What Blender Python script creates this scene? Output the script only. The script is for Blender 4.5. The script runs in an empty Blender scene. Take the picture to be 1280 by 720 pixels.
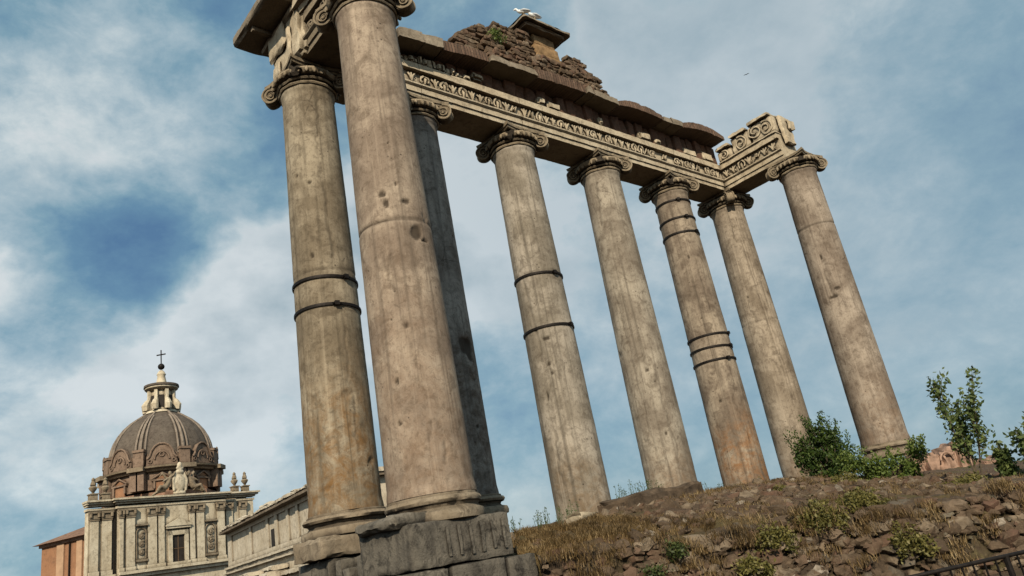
import bpy, bmesh, math, random
from mathutils import Vector, Matrix, noise
random.seed(7)
PI = math.pi
R = math.radians
sc = bpy.context.scene
COL = sc.collection

# ------------------------------------------------------------------ helpers
def link(o, parent=None):
    COL.objects.link(o)
    if parent: o.parent = parent
    return o

def tag(o, label=None, cat=None, group=None, kind=None):
    if label: o['label'] = label
    if cat: o['category'] = cat
    if group: o['group'] = group
    if kind: o['kind'] = kind
    return o

def thing(name, label, cat, loc=(0, 0, 0), rotz=0.0, group=None):
    o = bpy.data.objects.new(name, None)
    o.empty_display_size = 0.3
    o.location = loc
    o.rotation_euler = (0, 0, rotz)
    link(o)
    return tag(o, label, cat, group)

def fbm(p, f=1.0, octv=3):
    v = 0.0; a = 1.0; s = 0.0
    q = Vector(p) * f
    for _ in range(octv):
        v += a * noise.noise(q); s += a
        a *= 0.5; q = q * 2.03 + Vector((3.1, 7.7, 1.3))
    return v / s

def nvec(p, f=1.0, off=0.0):
    q = Vector(p) * f + Vector((off, off * .7, -off))
    return Vector((noise.noise(q), noise.noise(q + Vector((31.4, 0, 7))), noise.noise(q + Vector((0, 57.1, 19)))))

def interp(tb, x):
    if x <= tb[0][0]: return tb[0][1]
    for (a, za), (b, zb) in zip(tb, tb[1:]):
        if x <= b: return lerp(za, zb, (x-a)/(b-a))
    return tb[-1][1]

class MB:
    """collects shapes and links them as ONE mesh object"""
    def __init__(s):
        s.v = []; s.f = []; s.c = []   # c: per face value 0..1 used by the materials
        s.cur = 0.5
    def addv(s, pts):
        i = len(s.v); s.v.extend([tuple(p) for p in pts]); return i
    def addf(s, f):
        s.f.append(f); s.c.append(s.cur)
    def box(s, x0, x1, y0, y1, z0, z1, M=None):
        p = [Vector(q) for q in ((x0,y0,z0),(x1,y0,z0),(x1,y1,z0),(x0,y1,z0),(x0,y0,z1),(x1,y0,z1),(x1,y1,z1),(x0,y1,z1))]
        if M: p = [M @ q for q in p]
        i = s.addv(p)
        for f in ((0,3,2,1),(4,5,6,7),(0,1,5,4),(1,2,6,5),(2,3,7,6),(3,0,4,7)):
            s.addf(tuple(i + k for k in f))
    def gbox(s, x0, x1, y0, y1, z0, z1, step=0.12, amp=0.02, f=3.0, round_=0.03, M=None, off=0.0):
        """box with a fine grid on every side, worn edges and a rough surface"""
        n = [max(1, min(60, int(round((b - a) / step)))) for a, b in ((x0,x1),(y0,y1),(z0,z1))]
        lo = (x0,y0,z0); hi = (x1,y1,z1)
        idx = {}
        ctr = Vector(((x0+x1)/2,(y0+y1)/2,(z0+z1)/2)); half = Vector(((x1-x0)/2,(y1-y0)/2,(z1-z0)/2))
        def vert(i, j, k):
            key = (i, j, k)
            if key in idx: return idx[key]
            p = Vector((lo[0]+(hi[0]-lo[0])*i/n[0], lo[1]+(hi[1]-lo[1])*j/n[1], lo[2]+(hi[2]-lo[2])*k/n[2]))
            d = p - ctr
            onb = sum(1 for a in range(3) if abs(abs(d[a]) - half[a]) < 1e-6)
            w = nvec(p, f, off)
            if onb >= 2:
                r = round_ * (0.5 + 1.6 * max(0.0, 0.35 + noise.noise(p * 2.1 + Vector((off, 3, 1)))))
                for a in range(3):
                    if abs(abs(d[a]) - half[a]) < 1e-6: p[a] -= math.copysign(min(r, half[a] * .5), d[a])
            p = p + w * amp
            if M: p = M @ p
            idx[key] = s.addv([p]); return idx[key]
        for ax in range(3):
            a, b = [q for q in range(3) if q != ax]
            for side in (0, n[ax]):
                for i in range(n[a]):
                    for j in range(n[b]):
                        q = []
                        for (di, dj) in ((0,0),(1,0),(1,1),(0,1)):
                            t = [0,0,0]; t[ax] = side; t[a] = i + di; t[b] = j + dj
                            q.append(vert(*t))
                        if (side == 0) != (ax == 1): q.reverse()
                        s.addf(tuple(q))
    def lathe(s, prof, n=32, c=(0,0), M=None, a0=0.0, a1=2*PI, cap=True, fn=None):
        full = abs(a1 - a0 - 2*PI) < 1e-6
        m = n if full else n + 1
        i0 = len(s.v)
        for (r, z) in prof:
            for k in range(m):
                a = a0 + (a1 - a0) * k / n
                rr = fn(a, r, z) if fn else r
                p = Vector((c[0] + rr * math.cos(a), c[1] + rr * math.sin(a), z))
                s.v.append(tuple(M @ p if M else p))
        for j in range(len(prof) - 1):
            for k in range(n):
                k2 = (k + 1) % m
                s.addf((i0 + j*m + k, i0 + j*m + k2, i0 + (j+1)*m + k2, i0 + (j+1)*m + k))
        if cap and full:
            s.addf(tuple(reversed([i0 + k for k in range(m)])))
            s.addf(tuple(i0 + (len(prof)-1)*m + k for k in range(m)))
    def tube(s, pts, rad, n=8, cap=True):
        pts = [Vector(p) for p in pts]
        rs = rad if isinstance(rad, (list, tuple)) else [rad] * len(pts)
        i0 = len(s.v); up = None
        for j, p in enumerate(pts):
            t = (pts[min(j+1, len(pts)-1)] - pts[max(j-1, 0)])
            if t.length < 1e-9: t = Vector((0,0,1))
            t.normalize()
            if up is None:
                up = Vector((0,0,1)) if abs(t.z) < .9 else Vector((1,0,0))
            a = t.cross(up)
            if a.length < 1e-6: a = t.cross(Vector((.3,.9,.1)))
            a.normalize(); b = a.cross(t); up = b
            for k in range(n):
                an = 2*PI*k/n
                s.v.append(tuple(p + (a * math.cos(an) + b * math.sin(an)) * rs[j]))
        for j in range(len(pts)-1):
            for k in range(n):
                k2 = (k+1) % n
                s.addf((i0+j*n+k, i0+j*n+k2, i0+(j+1)*n+k2, i0+(j+1)*n+k))
        if cap:
            s.addf(tuple(reversed([i0+k for k in range(n)])))
            s.addf(tuple(i0+(len(pts)-1)*n+k for k in range(n)))
    def torus(s, c, r, t, n=48, m=8, M=None, fn=None):
        i0 = len(s.v)
        for i in range(n):
            a = 2*PI*i/n
            for j in range(m):
                b = 2*PI*j/m
                rr = r + t*math.cos(b)
                if fn: rr += fn(a)
                p = Vector((c[0]+rr*math.cos(a), c[1]+rr*math.sin(a), c[2]+t*math.sin(b)))
                s.v.append(tuple(M @ p if M else p))
        for i in range(n):
            for j in range(m):
                i2=(i+1)%n; j2=(j+1)%m
                s.addf((i0+i*m+j, i0+i2*m+j, i0+i2*m+j2, i0+i*m+j2))
    def prism(s, poly, x0, x1, nx=1, M=None):
        """extrude a closed (y,z) outline along x"""
        m = len(poly); i0 = len(s.v)
        for i in range(nx+1):
            x = x0 + (x1-x0)*i/nx
            for (y, z) in poly:
                p = Vector((x, y, z)); s.v.append(tuple(M @ p if M else p))
        for i in range(nx):
            for k in range(m):
                k2=(k+1)%m
                s.addf((i0+i*m+k, i0+(i+1)*m+k, i0+(i+1)*m+k2, i0+i*m+k2))
        s.addf(tuple(i0+k for k in range(m))); s.addf(tuple(reversed([i0+nx*m+k for k in range(m)])))
    def rock(s, c, sx, sy, sz, rot, seed, rough=.28):
        for q, fs in (ICO,):
            i0 = len(s.v)
            M = Matrix.Rotation(rot[2], 3, 'Z') @ Matrix.Rotation(rot[0], 3, 'X') @ Matrix.Rotation(rot[1], 3, 'Y')
            for p in q:
                d = 1 + rough * noise.noise(p * 1.3 + Vector((seed*3.7, seed*1.1, 0)))
                # boxy stones: push the sphere toward a cube
                mx = max(abs(p.x), abs(p.y), abs(p.z))
                pp = p * (0.55 + 0.45 / mx) * d
                s.v.append(tuple(Vector(c) + M @ Vector((pp.x*sx, pp.y*sy, pp.z*sz))))
            for f in fs: s.addf(tuple(i0+k for k in f))
    def warp(s, amp, f=2.0, off=0.0, i0=0):
        for i in range(i0, len(s.v)):
            p = Vector(s.v[i]); s.v[i] = tuple(p + nvec(p, f, off) * amp)
        return s
    def build(s, name, mat, parent=None, smooth=False, at=None, auto=None):
        me = bpy.data.meshes.new(name)
        vs = s.v
        if at is not None:
            a = Vector(at); vs = [tuple(Vector(p) - a) for p in vs]
        me.from_pydata(vs, [], s.f)
        me.materials.append(mat)
        ca = me.attributes.new('rnd', 'FLOAT', 'FACE')
        ca.data.foreach_set('value', s.c)
        bm = bmesh.new(); bm.from_mesh(me)
        bmesh.ops.recalc_face_normals(bm, faces=bm.faces) if len(bm.faces) < 60000 else None
        bm.to_mesh(me); bm.free()
        if smooth or auto:
            me.polygons.foreach_set('use_smooth', [True]*len(me.polygons))
        if auto:
            me.set_sharp_from_angle(angle=R(auto))
        me.update()
        o = bpy.data.objects.new(name, me)
        if at is not None: o.location = at
        link(o, parent)
        return o

def ico_data(sub):
    bm = bmesh.new(); bmesh.ops.create_icosphere(bm, subdivisions=sub, radius=1)
    v = [q.co.copy() for q in bm.verts]; f = [tuple(x.index for x in q.verts) for q in bm.faces]
    bm.free(); return v, f
ICO = ico_data(2)

# ------------------------------------------------------------------ materials
class NT:
    def __init__(s, name):
        s.m = bpy.data.materials.new(name); s.m.use_nodes = True
        s.t = s.m.node_tree; s.t.nodes.clear()
        s.out = s.n('ShaderNodeOutputMaterial')
        s.b = s.n('ShaderNodeBsdfPrincipled'); s.l(s.b.outputs[0], s.out.inputs[0])
        s.b.inputs['Roughness'].default_value = .9
        s.b.inputs['Specular IOR Level'].default_value = .2
    def n(s, k, **kw):
        q = s.t.nodes.new(k)
        for a, v in kw.items(): setattr(q, a, v)
        return q
    def l(s, a, b): s.t.links.new(a, b)
    def coord(s, kind='Object', scale=(1,1,1), rot=(0,0,0), loc=(0,0,0)):
        tc = s.n('ShaderNodeTexCoord'); mp = s.n('ShaderNodeMapping')
        mp.inputs['Scale'].default_value = scale; mp.inputs['Rotation'].default_value = rot
        mp.inputs['Location'].default_value = loc
        s.l(tc.outputs[kind], mp.inputs[0]); return mp.outputs[0]
    def noise(s, co, scale, detail=6, rough=.6, dist=0.0):
        q = s.n('ShaderNodeTexNoise'); q.inputs['Scale'].default_value = scale
        q.inputs['Detail'].default_value = detail; q.inputs['Roughness'].default_value = rough
        q.inputs['Distortion'].default_value = dist
        s.l(co, q.inputs['Vector']); return q.outputs['Fac']
    def vor(s, co, scale, feature='F1', out='Distance', rnd=1.0):
        q = s.n('ShaderNodeTexVoronoi'); q.feature = feature
        q.inputs['Scale'].default_value = scale; q.inputs['Randomness'].default_value = rnd
        s.l(co, q.inputs['Vector']); return q.outputs[out]
    def ramp(s, fac, stops, interp='LINEAR'):
        q = s.n('ShaderNodeValToRGB'); cr = q.color_ramp; cr.interpolation = interp
        while len(cr.elements) < len(stops): cr.elements.new(.5)
        for e, (p, c) in zip(cr.elements, stops):
            e.position = p
            e.color = (c, c, c, 1) if isinstance(c, (int, float)) else (*c, 1)
        s.l(fac, q.inputs[0]); return q.outputs[0]
    def mix(s, fac, a, b, mode='MIX'):
        q = s.n('ShaderNodeMix', data_type='RGBA', blend_type=mode)
        for v, i in ((fac, 0), (a, 6), (b, 7)):
            if isinstance(v, (int, float)): q.inputs[i].default_value = v if i == 0 else (v, v, v, 1)
            elif isinstance(v, tuple): q.inputs[i].default_value = (*v, 1)
            else: s.l(v, q.inputs[i])
        return q.outputs[2]
    def math(s, op, a, b=None, clamp=False):
        q = s.n('ShaderNodeMath', operation=op); q.use_clamp = clamp
        for v, i in ((a, 0), (b, 1)):
            if v is None: continue
            if isinstance(v, (int, float)): q.inputs[i].default_value = v
            else: s.l(v, q.inputs[i])
        return q.outputs[0]
    def attr(s, name):
        q = s.n('ShaderNodeAttribute'); q.attribute_name = name; return q.outputs['Fac']
    def bump(s, h, strength=.4, dist=.02, prev=None):
        q = s.n('ShaderNodeBump'); q.inputs['Strength'].default_value = strength
        q.inputs['Distance'].default_value = dist; s.l(h, q.inputs['Height'])
        if prev: s.l(prev, q.inputs['Normal'])
        return q.outputs[0]
    def done(s, col, nrm=None, rough=None):
        if isinstance(col, tuple): s.b.inputs['Base Color'].default_value = (*col, 1)
        else: s.l(col, s.b.inputs['Base Color'])
        if nrm: s.l(nrm, s.b.inputs['Normal'])
        if rough is not None:
            if isinstance(rough, (int, float)): s.b.inputs['Roughness'].default_value = rough
            else: s.l(rough, s.b.inputs['Roughness'])
        return s.m

def granite(name, base, light, dark, rust=(.20,.105,.04), stain=.5, seed=0.0):
    t = NT(name)
    co = t.coord('Object', loc=(seed, seed*.3, seed*1.7))
    big = t.noise(co, .9, 5, .6, .4)
    col = t.mix(t.ramp(big, [(.42, 0.0), (.60, 1.0)]), base, light)
    med = t.noise(co, 3.2, 8, .68, .8)
    col = t.mix(t.ramp(med, [(.50, 0.0), (.64, .55)]), col, dark)
    st = t.coord('Object', scale=(2.6, 2.6, .22), loc=(seed*2, 1, seed))
    sn = t.noise(st, 2.2, 7, .7, .8)
    col = t.mix(t.math('MULTIPLY', t.ramp(sn, [(.50, 0.0), (.68, 1.0)]), stain), col, tuple(a*.62 for a in base))
    # rust coloured staining, given per vertex
    ru = t.math('MULTIPLY', t.attr('rust'), t.ramp(t.noise(co, 2.6, 7, .75, .7), [(.40, .0), (.62, .9)]))
    col = t.mix(ru, col, rust)
    sp = t.noise(co, 34, 3, .75)
    col = t.mix(t.ramp(sp, [(.34, .30), (.47, 0.0)]), col, tuple(a*.5 for a in base))
    col = t.mix(t.ramp(sp, [(.60, 0.0), (.72, .20)]), col, (.50,.44,.36))
    # long drips of dirt running down from the capital, and pale scraped streaks
    dp = t.noise(t.coord('Object', scale=(5.5, 5.5, .10), loc=(seed, 2, 0)), 1.0, 6, .62, .3)
    col = t.mix(t.ramp(dp, [(.54, 0.0), (.66, .60)]), col, tuple(a*.40 for a in base))
    col = t.mix(t.ramp(dp, [(.30, .40), (.42, 0.0)]), col, tuple(min(1, a*1.35) for a in light))
    # hairline cracks and pits
    wv = t.vor(t.mix(.22, co, t.n('ShaderNodeTexNoise').outputs['Color']) if False else co, 1.15, 'DISTANCE_TO_EDGE')
    gate = t.ramp(t.noise(co, .8, 3, .5), [(.60, 0.0), (.66, 1.0)])
    ck = t.math('MULTIPLY', t.ramp(t.math('ADD', wv, t.math('MULTIPLY', t.noise(co, 7, 4), .10)), [(.050, 1.0), (.064, 0.0)]), gate)
    pits = t.math('MULTIPLY', t.ramp(t.vor(co, 6.5), [(.10, 1.0), (.16, 0.0)]), t.ramp(t.noise(co, 1.7, 3), [(.54, 0.0), (.62, 1.0)]))
    dk = t.math('MAXIMUM', t.math('MULTIPLY', ck, .5), t.math('MULTIPLY', pits, .75))
    dk = t.math('MAXIMUM', dk, t.attr('dirt'))
    col = t.mix(dk, col, (.035,.026,.018))
    fm = t.noise(co, 9.0, 6, .75, .5)
    col = t.mix(t.ramp(fm, [(.52, 0.0), (.62, .38)]), col, tuple(a*.85 for a in dark))
    h = t.math('SUBTRACT', t.math('ADD', t.math('MULTIPLY', med, .8), t.math('MULTIPLY', sp, .35)), t.math('MULTIPLY', dk, 1.0))
    return t.done(col, t.bump(h, .30, .02))

def marble(name, base=(.44,.345,.22), light=(.56,.46,.315), grime_shade=(.075,.053,.034), amount=.55, ao=True, bump=.5, sc_=1.0, seed=0.0, under_shade=.8):
    t = NT(name)
    co = t.coord('Object', loc=(seed, 0, seed))
    col = t.mix(t.ramp(t.noise(co, 1.1*sc_, 5, .6, .3), [(.35, 0.0), (.65, 1.0)]), base, light)
    m2 = t.noise(co, 4.5*sc_, 8, .72, .6)
    col = t.mix(t.math('MULTIPLY', t.ramp(m2, [(.50, 0.0), (.68, 1.0)]), amount), col, grime_shade)
    dr = t.noise(t.coord('Object', scale=(3.0*sc_, 3.0*sc_, .5*sc_)), 1.5, 6, .65, .4)
    col = t.mix(t.math('MULTIPLY', t.ramp(dr, [(.52, 0.0), (.70, 1.0)]), amount*.7), col, tuple(a*2.0 for a in grime_shade))
    fine = t.noise(co, 22*sc_, 4, .7)
    col = t.mix(t.ramp(fine, [(.34, .35), (.48, 0.0)]), col, tuple(a*.45 for a in base))
    if under_shade:  # undersides darkened in the colour to stand for shade
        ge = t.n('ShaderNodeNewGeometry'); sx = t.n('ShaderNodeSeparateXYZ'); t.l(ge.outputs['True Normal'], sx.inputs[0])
        dn = t.ramp(t.math('MULTIPLY_ADD', sx.outputs[2], -1.0) if False else t.math('MULTIPLY', sx.outputs[2], -1.0), [(.45, 0.0), (.85, under_shade)])
        col = t.mix(dn, col, tuple(q*.75 for q in grime_shade))
    if ao:  # crevices darkened: grime together with painted shade
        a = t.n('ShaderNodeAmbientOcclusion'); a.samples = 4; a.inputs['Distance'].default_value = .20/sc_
        col = t.mix(t.ramp(a.outputs['AO'], [(.40, .95), (.90, 0.0)]), col, tuple(q*.5 for q in grime_shade))
    h = t.math('ADD', m2, t.math('MULTIPLY', fine, .5))
    return t.done(col, t.bump(h, bump, .04/sc_))

def bricky(name, c1=(.22,.105,.06), c2=(.30,.16,.10), mortar=(.20,.16,.12), scale=5.0, rot=(0,0,0), bump=.6, dirt=.5, coordk='Object', aspect=3.4, joints=0):
    t = NT(name)
    co = t.coord(coordk, rot=rot)
    jit = t.noise(t.coord(coordk), 1.5, 4)
    q = t.n('ShaderNodeTexBrick'); t.l(co, q.inputs['Vector'])
    q.inputs['Color1'].default_value = (*c1, 1); q.inputs['Color2'].default_value = (*c2, 1); q.inputs['Mortar'].default_value = (*mortar, 1)
    q.inputs['Scale'].default_value = scale; q.inputs['Mortar Size'].default_value = .02
    q.inputs['Brick Width'].default_value = .25*aspect/2; q.inputs['Row Height'].default_value = .25
    n1 = t.noise(t.coord(coordk), 2.4, 8, .7, .5)
    qc = q.outputs['Color']
    if joints:
        sp_ = t.n('ShaderNodeSeparateXYZ'); t.l(co, sp_.inputs[0]); t.l(t.coord(coordk), sp_.inputs[0])
        fr = t.math('FRACT', t.math('ADD', t.math('MULTIPLY', sp_.outputs[0], joints), t.math('MULTIPLY', t.noise(t.coord(coordk), 3.0, 2), .5)))
        jt = t.ramp(fr, [(.0, 1.0), (.16, 1.0), (.22, 0.0)])
        qc = t.mix(t.ramp(t.noise(t.coord(coordk, scale=(joints, .6, .6)), 1.0, 2), [(.35, 0.0), (.65, 1.0)]), c1, c2)
        qc = t.mix(jt, qc, tuple(a*.35 for a in mortar))
    col = t.mix(t.math('MULTIPLY', t.ramp(n1, [(.45, 0.0), (.66, 1.0)]), dirt), qc, (.055,.042,.03))
    fine = t.noise(t.coord(coordk), 18, 5, .75)
    col = t.mix(t.ramp(fine, [(.55, 0.0), (.72, .5)]), col, (.27,.20,.14))
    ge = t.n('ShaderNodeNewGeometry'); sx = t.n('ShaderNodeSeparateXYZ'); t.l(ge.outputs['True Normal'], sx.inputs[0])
    col = t.mix(t.ramp(t.math('MULTIPLY', sx.outputs[2], -1.0), [(.45, 0.0), (.85, .7)]), col, (.035,.026,.02))  # downward faces darkened, shade put into the brick colour
    h = t.math('ADD', t.math('MULTIPLY', q.outputs['Fac'], -.8), t.math('ADD', fine, n1))
    return t.done(col, t.bump(h, bump, .04))

def rubble_mat(name, c=((.066,.045,.030),(.125,.086,.056),(.20,.152,.105),(.11,.060,.040)), bump=.8, ground=False, cells=.6):
    t = NT(name)
    co = t.coord('Object')
    n1 = t.noise(co, 3.0, 8, .7, .7)
    n2 = t.noise(co, 16, 6, .75)
    if ground:
        r = t.noise(co, 1.0, 3)
    else:
        r = t.attr('rnd')
    col = t.ramp(r, [(.0, c[0]), (.40, c[1]), (.62, c[3]), (.85, c[2]), (1.0, (.36,.31,.25))])
    col = t.mix(t.ramp(n1, [(.40, .75), (.58, 0.0)]), col, (.065,.045,.028))
    col = t.mix(t.ramp(n2, [(.52, 0.0), (.70, .55)]), col, (.21,.155,.10))
    if ground:
        moss = t.ramp(t.noise(co, .55, 4, .6), [(.50, 0.0), (.62, .6)])
        col = t.mix(moss, col, (.10,.085,.03))
        v = t.vor(co, 4.2, 'DISTANCE_TO_EDGE')
        ed = t.ramp(v, [(.0, 1.0), (.09, 0.0)])
        col = t.mix(t.math('MULTIPLY', ed, cells), col, (.04,.028,.018))
        h = t.math('ADD', t.math('ADD', n1, t.math('MULTIPLY', n2, .6)), t.math('MULTIPLY', ed, -cells))
        return t.done(col, t.bump(h, bump, .09))
    h = t.math('ADD', n1, t.math('MULTIPLY', n2, .5))
    return t.done(col, t.bump(h, bump, .05))

def simple(name, c, rough=.8, var=.3, scale=6.0, bump=.0, metal=0.0, coordk='Object'):
    t = NT(name); co = t.coord(coordk)
    n1 = t.noise(co, scale, 6, .65)
    col = t.mix(t.ramp(n1, [(.35, 0.0), (.65, 1.0)]), tuple(a*(1-var) for a in c), tuple(min(1, a*(1+var)) for a in c))
    t.b.inputs['Metallic'].default_value = metal
    return t.done(col, t.bump(n1, bump, .03) if bump else None, rough)

def leafmat(name, c1, c2, c3):
    t = NT(name)
    col = t.ramp(t.attr('rnd'), [(0.0, c1), (.55, c2), (1.0, c3)])
    t.b.inputs['Roughness'].default_value = .55
    t.b.inputs['Specular IOR Level'].default_value = .35
    m = t.done(col)
    tr = t.n('ShaderNodeBsdfTranslucent'); t.l(col, tr.inputs[0])
    ms = t.n('ShaderNodeMixShader'); ms.inputs[0].default_value = .25
    t.l(t.b.outputs[0], ms.inputs[1]); t.l(tr.outputs[0], ms.inputs[2]); t.l(ms.outputs[0], t.out.inputs[0])
    return m

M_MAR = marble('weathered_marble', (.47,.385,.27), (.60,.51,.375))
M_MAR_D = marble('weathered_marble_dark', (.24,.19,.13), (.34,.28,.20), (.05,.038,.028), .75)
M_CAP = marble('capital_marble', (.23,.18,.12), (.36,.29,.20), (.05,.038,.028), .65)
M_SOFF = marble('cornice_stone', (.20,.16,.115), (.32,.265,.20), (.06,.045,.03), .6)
M_DARKST = marble('shaded_hollow_stone', (.03,.024,.018), (.06,.047,.034), (.015,.012,.01), .8)  # near-black colour for the shaded hollow of a broken volute
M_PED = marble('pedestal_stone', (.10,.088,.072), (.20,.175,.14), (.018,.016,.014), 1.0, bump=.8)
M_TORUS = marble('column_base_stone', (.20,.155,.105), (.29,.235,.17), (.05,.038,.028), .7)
M_BRICK = bricky('brick_arch', (.11,.066,.045), (.20,.125,.085), (.09,.065,.05), 4.0, rot=(0, PI/2, 0), aspect=4, joints=9.0)
M_BRICKW = bricky('brick_course', (.13,.065,.045), (.18,.095,.062), (.13,.09,.065), 5.0, rot=(PI/2, 0, 0), dirt=.7)
M_PIER = simple('pier_tufa', (.26,.165,.085), .95, .35, 5, .6)
M_CORE = rubble_mat('rubble_core', c=((.085,.055,.036),(.15,.10,.065),(.21,.155,.11),(.13,.075,.05)), bump=1.0, ground=True, cells=.15)
M_STONES = rubble_mat('rubble_stones')
M_SOIL = rubble_mat('rubble_soil', bump=1.0, ground=True, cells=.1)
M_IRON = simple('dark_iron', (.022,.018,.016), .6, .3, 20, .1, .6)
M_RUIN = simple('pink_brick_ruin', (.31,.20,.145), .95, .35, 3.5, .9)

# ------------------------------------------------------------------ temple columns
def lerp(a, b, t): return a + (b - a) * t
def ss(a, b, x):
    t = max(0.0, min(1.0, (x - a) / (b - a))); return t*t*(3-2*t)

def shaft(parent, T, B, mat, rb=.715, rt=.60, spots=(), joints=(), cracks=(), flutes=None, rust=None, seed=0):
    T = Vector(T); B = Vector(B)
    NS, NZ = 128, 250
    H = T.z - B.z
    vs = []; dirt = []; rst = []
    for j in range(NZ+1):
        t = j / NZ; z = B.z + H*t
        ctr = B.lerp(T, t)
        u = (z - 3.0) / 9.7
        r0 = lerp(rb, rt, max(0, u)**1.35 if u > 0 else 0)
        if z > T.z - .16: r0 += .035 * ss(T.z - .16, T.z - .05, z)
        if z < B.z + .22: r0 += .022 * (1 - ss(B.z + .04, B.z + .22, z))
        for k in range(NS):
            a = 2*PI*k/NS
            d = Vector((math.cos(a), math.sin(a), 0))
            p = ctr + d*r0; p.z = z
            q = p + Vector((seed*5.1, 0, seed*2.3))
            dr = .006*fbm(q, 1.1, 2) + .0035*fbm(q, 7.0, 2)
            chip = fbm(q + Vector((9, 0, 0)), 2.2, 3)
            dv = 0.0
            if chip > .46:
                dr -= .022*ss(.46, .54, chip); dv = .18*ss(.46, .54, chip)
            for (zj, dep, tilt) in joints:
                zz = z - zj - .012*noise.noise(Vector((a*2, zj, seed))) - tilt*math.cos(a)
                w = math.exp(-(zz/.028)**2)
                dr -= dep*w; dv = max(dv, min(1, dep*30)*w)
            for (ph, zc, ra, rz) in spots:
                da = (math.degrees(a) - ph + 180) % 360 - 180
                e = math.hypot(math.radians(da)*r0/ra, (z-zc)/rz) + .45*noise.noise(p*5.0)
                if e < 1.15:
                    w = 1 - ss(.75, 1.15, e); dr -= .035*w; dv = max(dv, .85*w)
            for (ph0, z0, ph1, z1, w_, wob) in cracks:
                if min(z0, z1) <= z <= max(z0, z1):
                    tt = (z - z0)/(z1 - z0)
                    ph = lerp(ph0, ph1, tt) + wob*noise.noise(Vector((z*1.7, ph0, 0))) + wob*.4*noise.noise(Vector((z*6.3, ph0, 3)))
                    da = math.radians((math.degrees(a) - ph + 180) % 360 - 180)*r0
                    w = math.exp(-(da/w_)**2) * (.55 + .45*noise.noise(Vector((0, ph0, z*2.2))) + .2)
                    w = max(0, min(1, w))*.75; dr -= .03*w; dv = max(dv, .7*w)
            rv = 0.0
            if rust:
                (zlo, zhi, am) = rust
                rv = am*(1 - ss(zlo, zhi, z + .8*noise.noise(q*.8)))
            vs.append(tuple(p + d*dr - B)); dirt.append(dv); rst.append(rv)
    fs = []
    for j in range(NZ):
        for k in range(NS):
            k2 = (k+1) % NS
            fs.append((j*NS+k, j*NS+k2, (j+1)*NS+k2, (j+1)*NS+k))
    fs.append(tuple(reversed(range(NS)))); fs.append(tuple(NZ*NS+k for k in range(NS)))
    me = bpy.data.meshes.new('shaft'); me.from_pydata(vs, [], fs)
    me.materials.append(mat)
    for nm, dat in (('dirt', dirt), ('rust', rst)):
        at = me.attributes.new(nm, 'FLOAT', 'POINT'); at.data.foreach_set('value', dat)
    me.polygons.foreach_set('use_smooth', [True]*len(me.polygons))
    me.set_sharp_from_angle(angle=R(50))
    o = bpy.data.objects.new('shaft', me)
    o.location = B - parent.location
    link(o, parent); return o

def radius_at(z): 
    u = max(0, (z-3.0)/9.7); return lerp(.715, .60, u**1.35)

def band(parent, shaft_o, T, B, z, seed):
    c = Vector(B).lerp(Vector(T), (z-B[2])/(T[2]-B[2]))
    r = radius_at(z) + .014
    mb = MB()
    a0 = .03*math.sin(seed*3.1)
    M = Matrix.Translation(Vector((c.x, c.y, z)) - Vector(B)) @ Matrix.Rotation(a0*.6, 4, 'X') @ Matrix.Rotation(.5*a0, 4, 'Y')
    mb.lathe([(r-.01, -.032), (r+.018, -.032), (r+.022, 0), (r+.018, .032), (r-.01, .032)], 64, M=M, cap=False)
    an = R(-100 + 25*math.sin(seed))
    M2 = M @ Matrix.Rotation(an, 4, 'Z')
    mb.box(r-.005, r+.075, -.05, .05, -.045, .045, M=M2)
    mb.tube([M2 @ Vector((r+.05, -.10, 0)), M2 @ Vector((r+.05, .10, 0))], .016, 6)
    return mb.build('iron_band', M_IRON, shaft_o, auto=30)

def volute_mb(R_=.245, th=.27):
    """scroll in the local x-z plane (x = outward along the diagonal), axis along y"""
    mb = MB()
    n = 26
    # drum of the scroll
    MM = Matrix.Rotation(PI/2, 4, 'X')
    mb.lathe([(R_*.86, -th/2+.02), (R_*.90, -th*.22), (R_*.80, 0), (R_*.90, th*.22), (R_*.86, th/2-.02)], 28, M=MM)
    # raised spiral fillet on both sides
    for sgn in (-1, 1):
        pts = []; rr = []
        for i in range(64):
            a = i/63*4.3*PI
            r = R_*(1.0 - .82*(i/63)**.85)
            pts.append((r*math.cos(PI/2 - a), sgn*(th/2 - .012 + .022*(i/63)), r*math.sin(PI/2 - a)))
            rr.append(.026*(1 - .45*i/63))
        mb.tube(pts, rr, 6)
        mb.lathe([(.045, 0), (.04, .03), (.0, .045)], 12, M=Matrix.Translation((0, sgn*(th/2-.02), 0)) @ Matrix.Rotation(-sgn*PI/2, 4, 'X'), cap=False)
    # band that runs from under the abacus into the scroll
    poly = []
    outer = [(-.52, .30), (-.36, .235), (-.20, .215), (0.0, R_*1.0), (.09, R_*.92)]
    inner = [(.07, R_*.62), (-.08, .08), (-.24, .05), (-.40, .10), (-.52, .17)]
    i0 = len(mb.v); pl = outer + inner; m = len(pl)
    for y in (-th/2+.03, th/2-.03):
        for (x, z) in pl: mb.v.append((x, y, z))
    for k in range(m):
        k2 = (k+1) % m; mb.addf((i0+k, i0+k2, i0+m+k2, i0+m+k))
    mb.addf(tuple(i0+k for k in range(m))); mb.addf(tuple(reversed([i0+m+k for k in range(m)])))
    return mb

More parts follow.
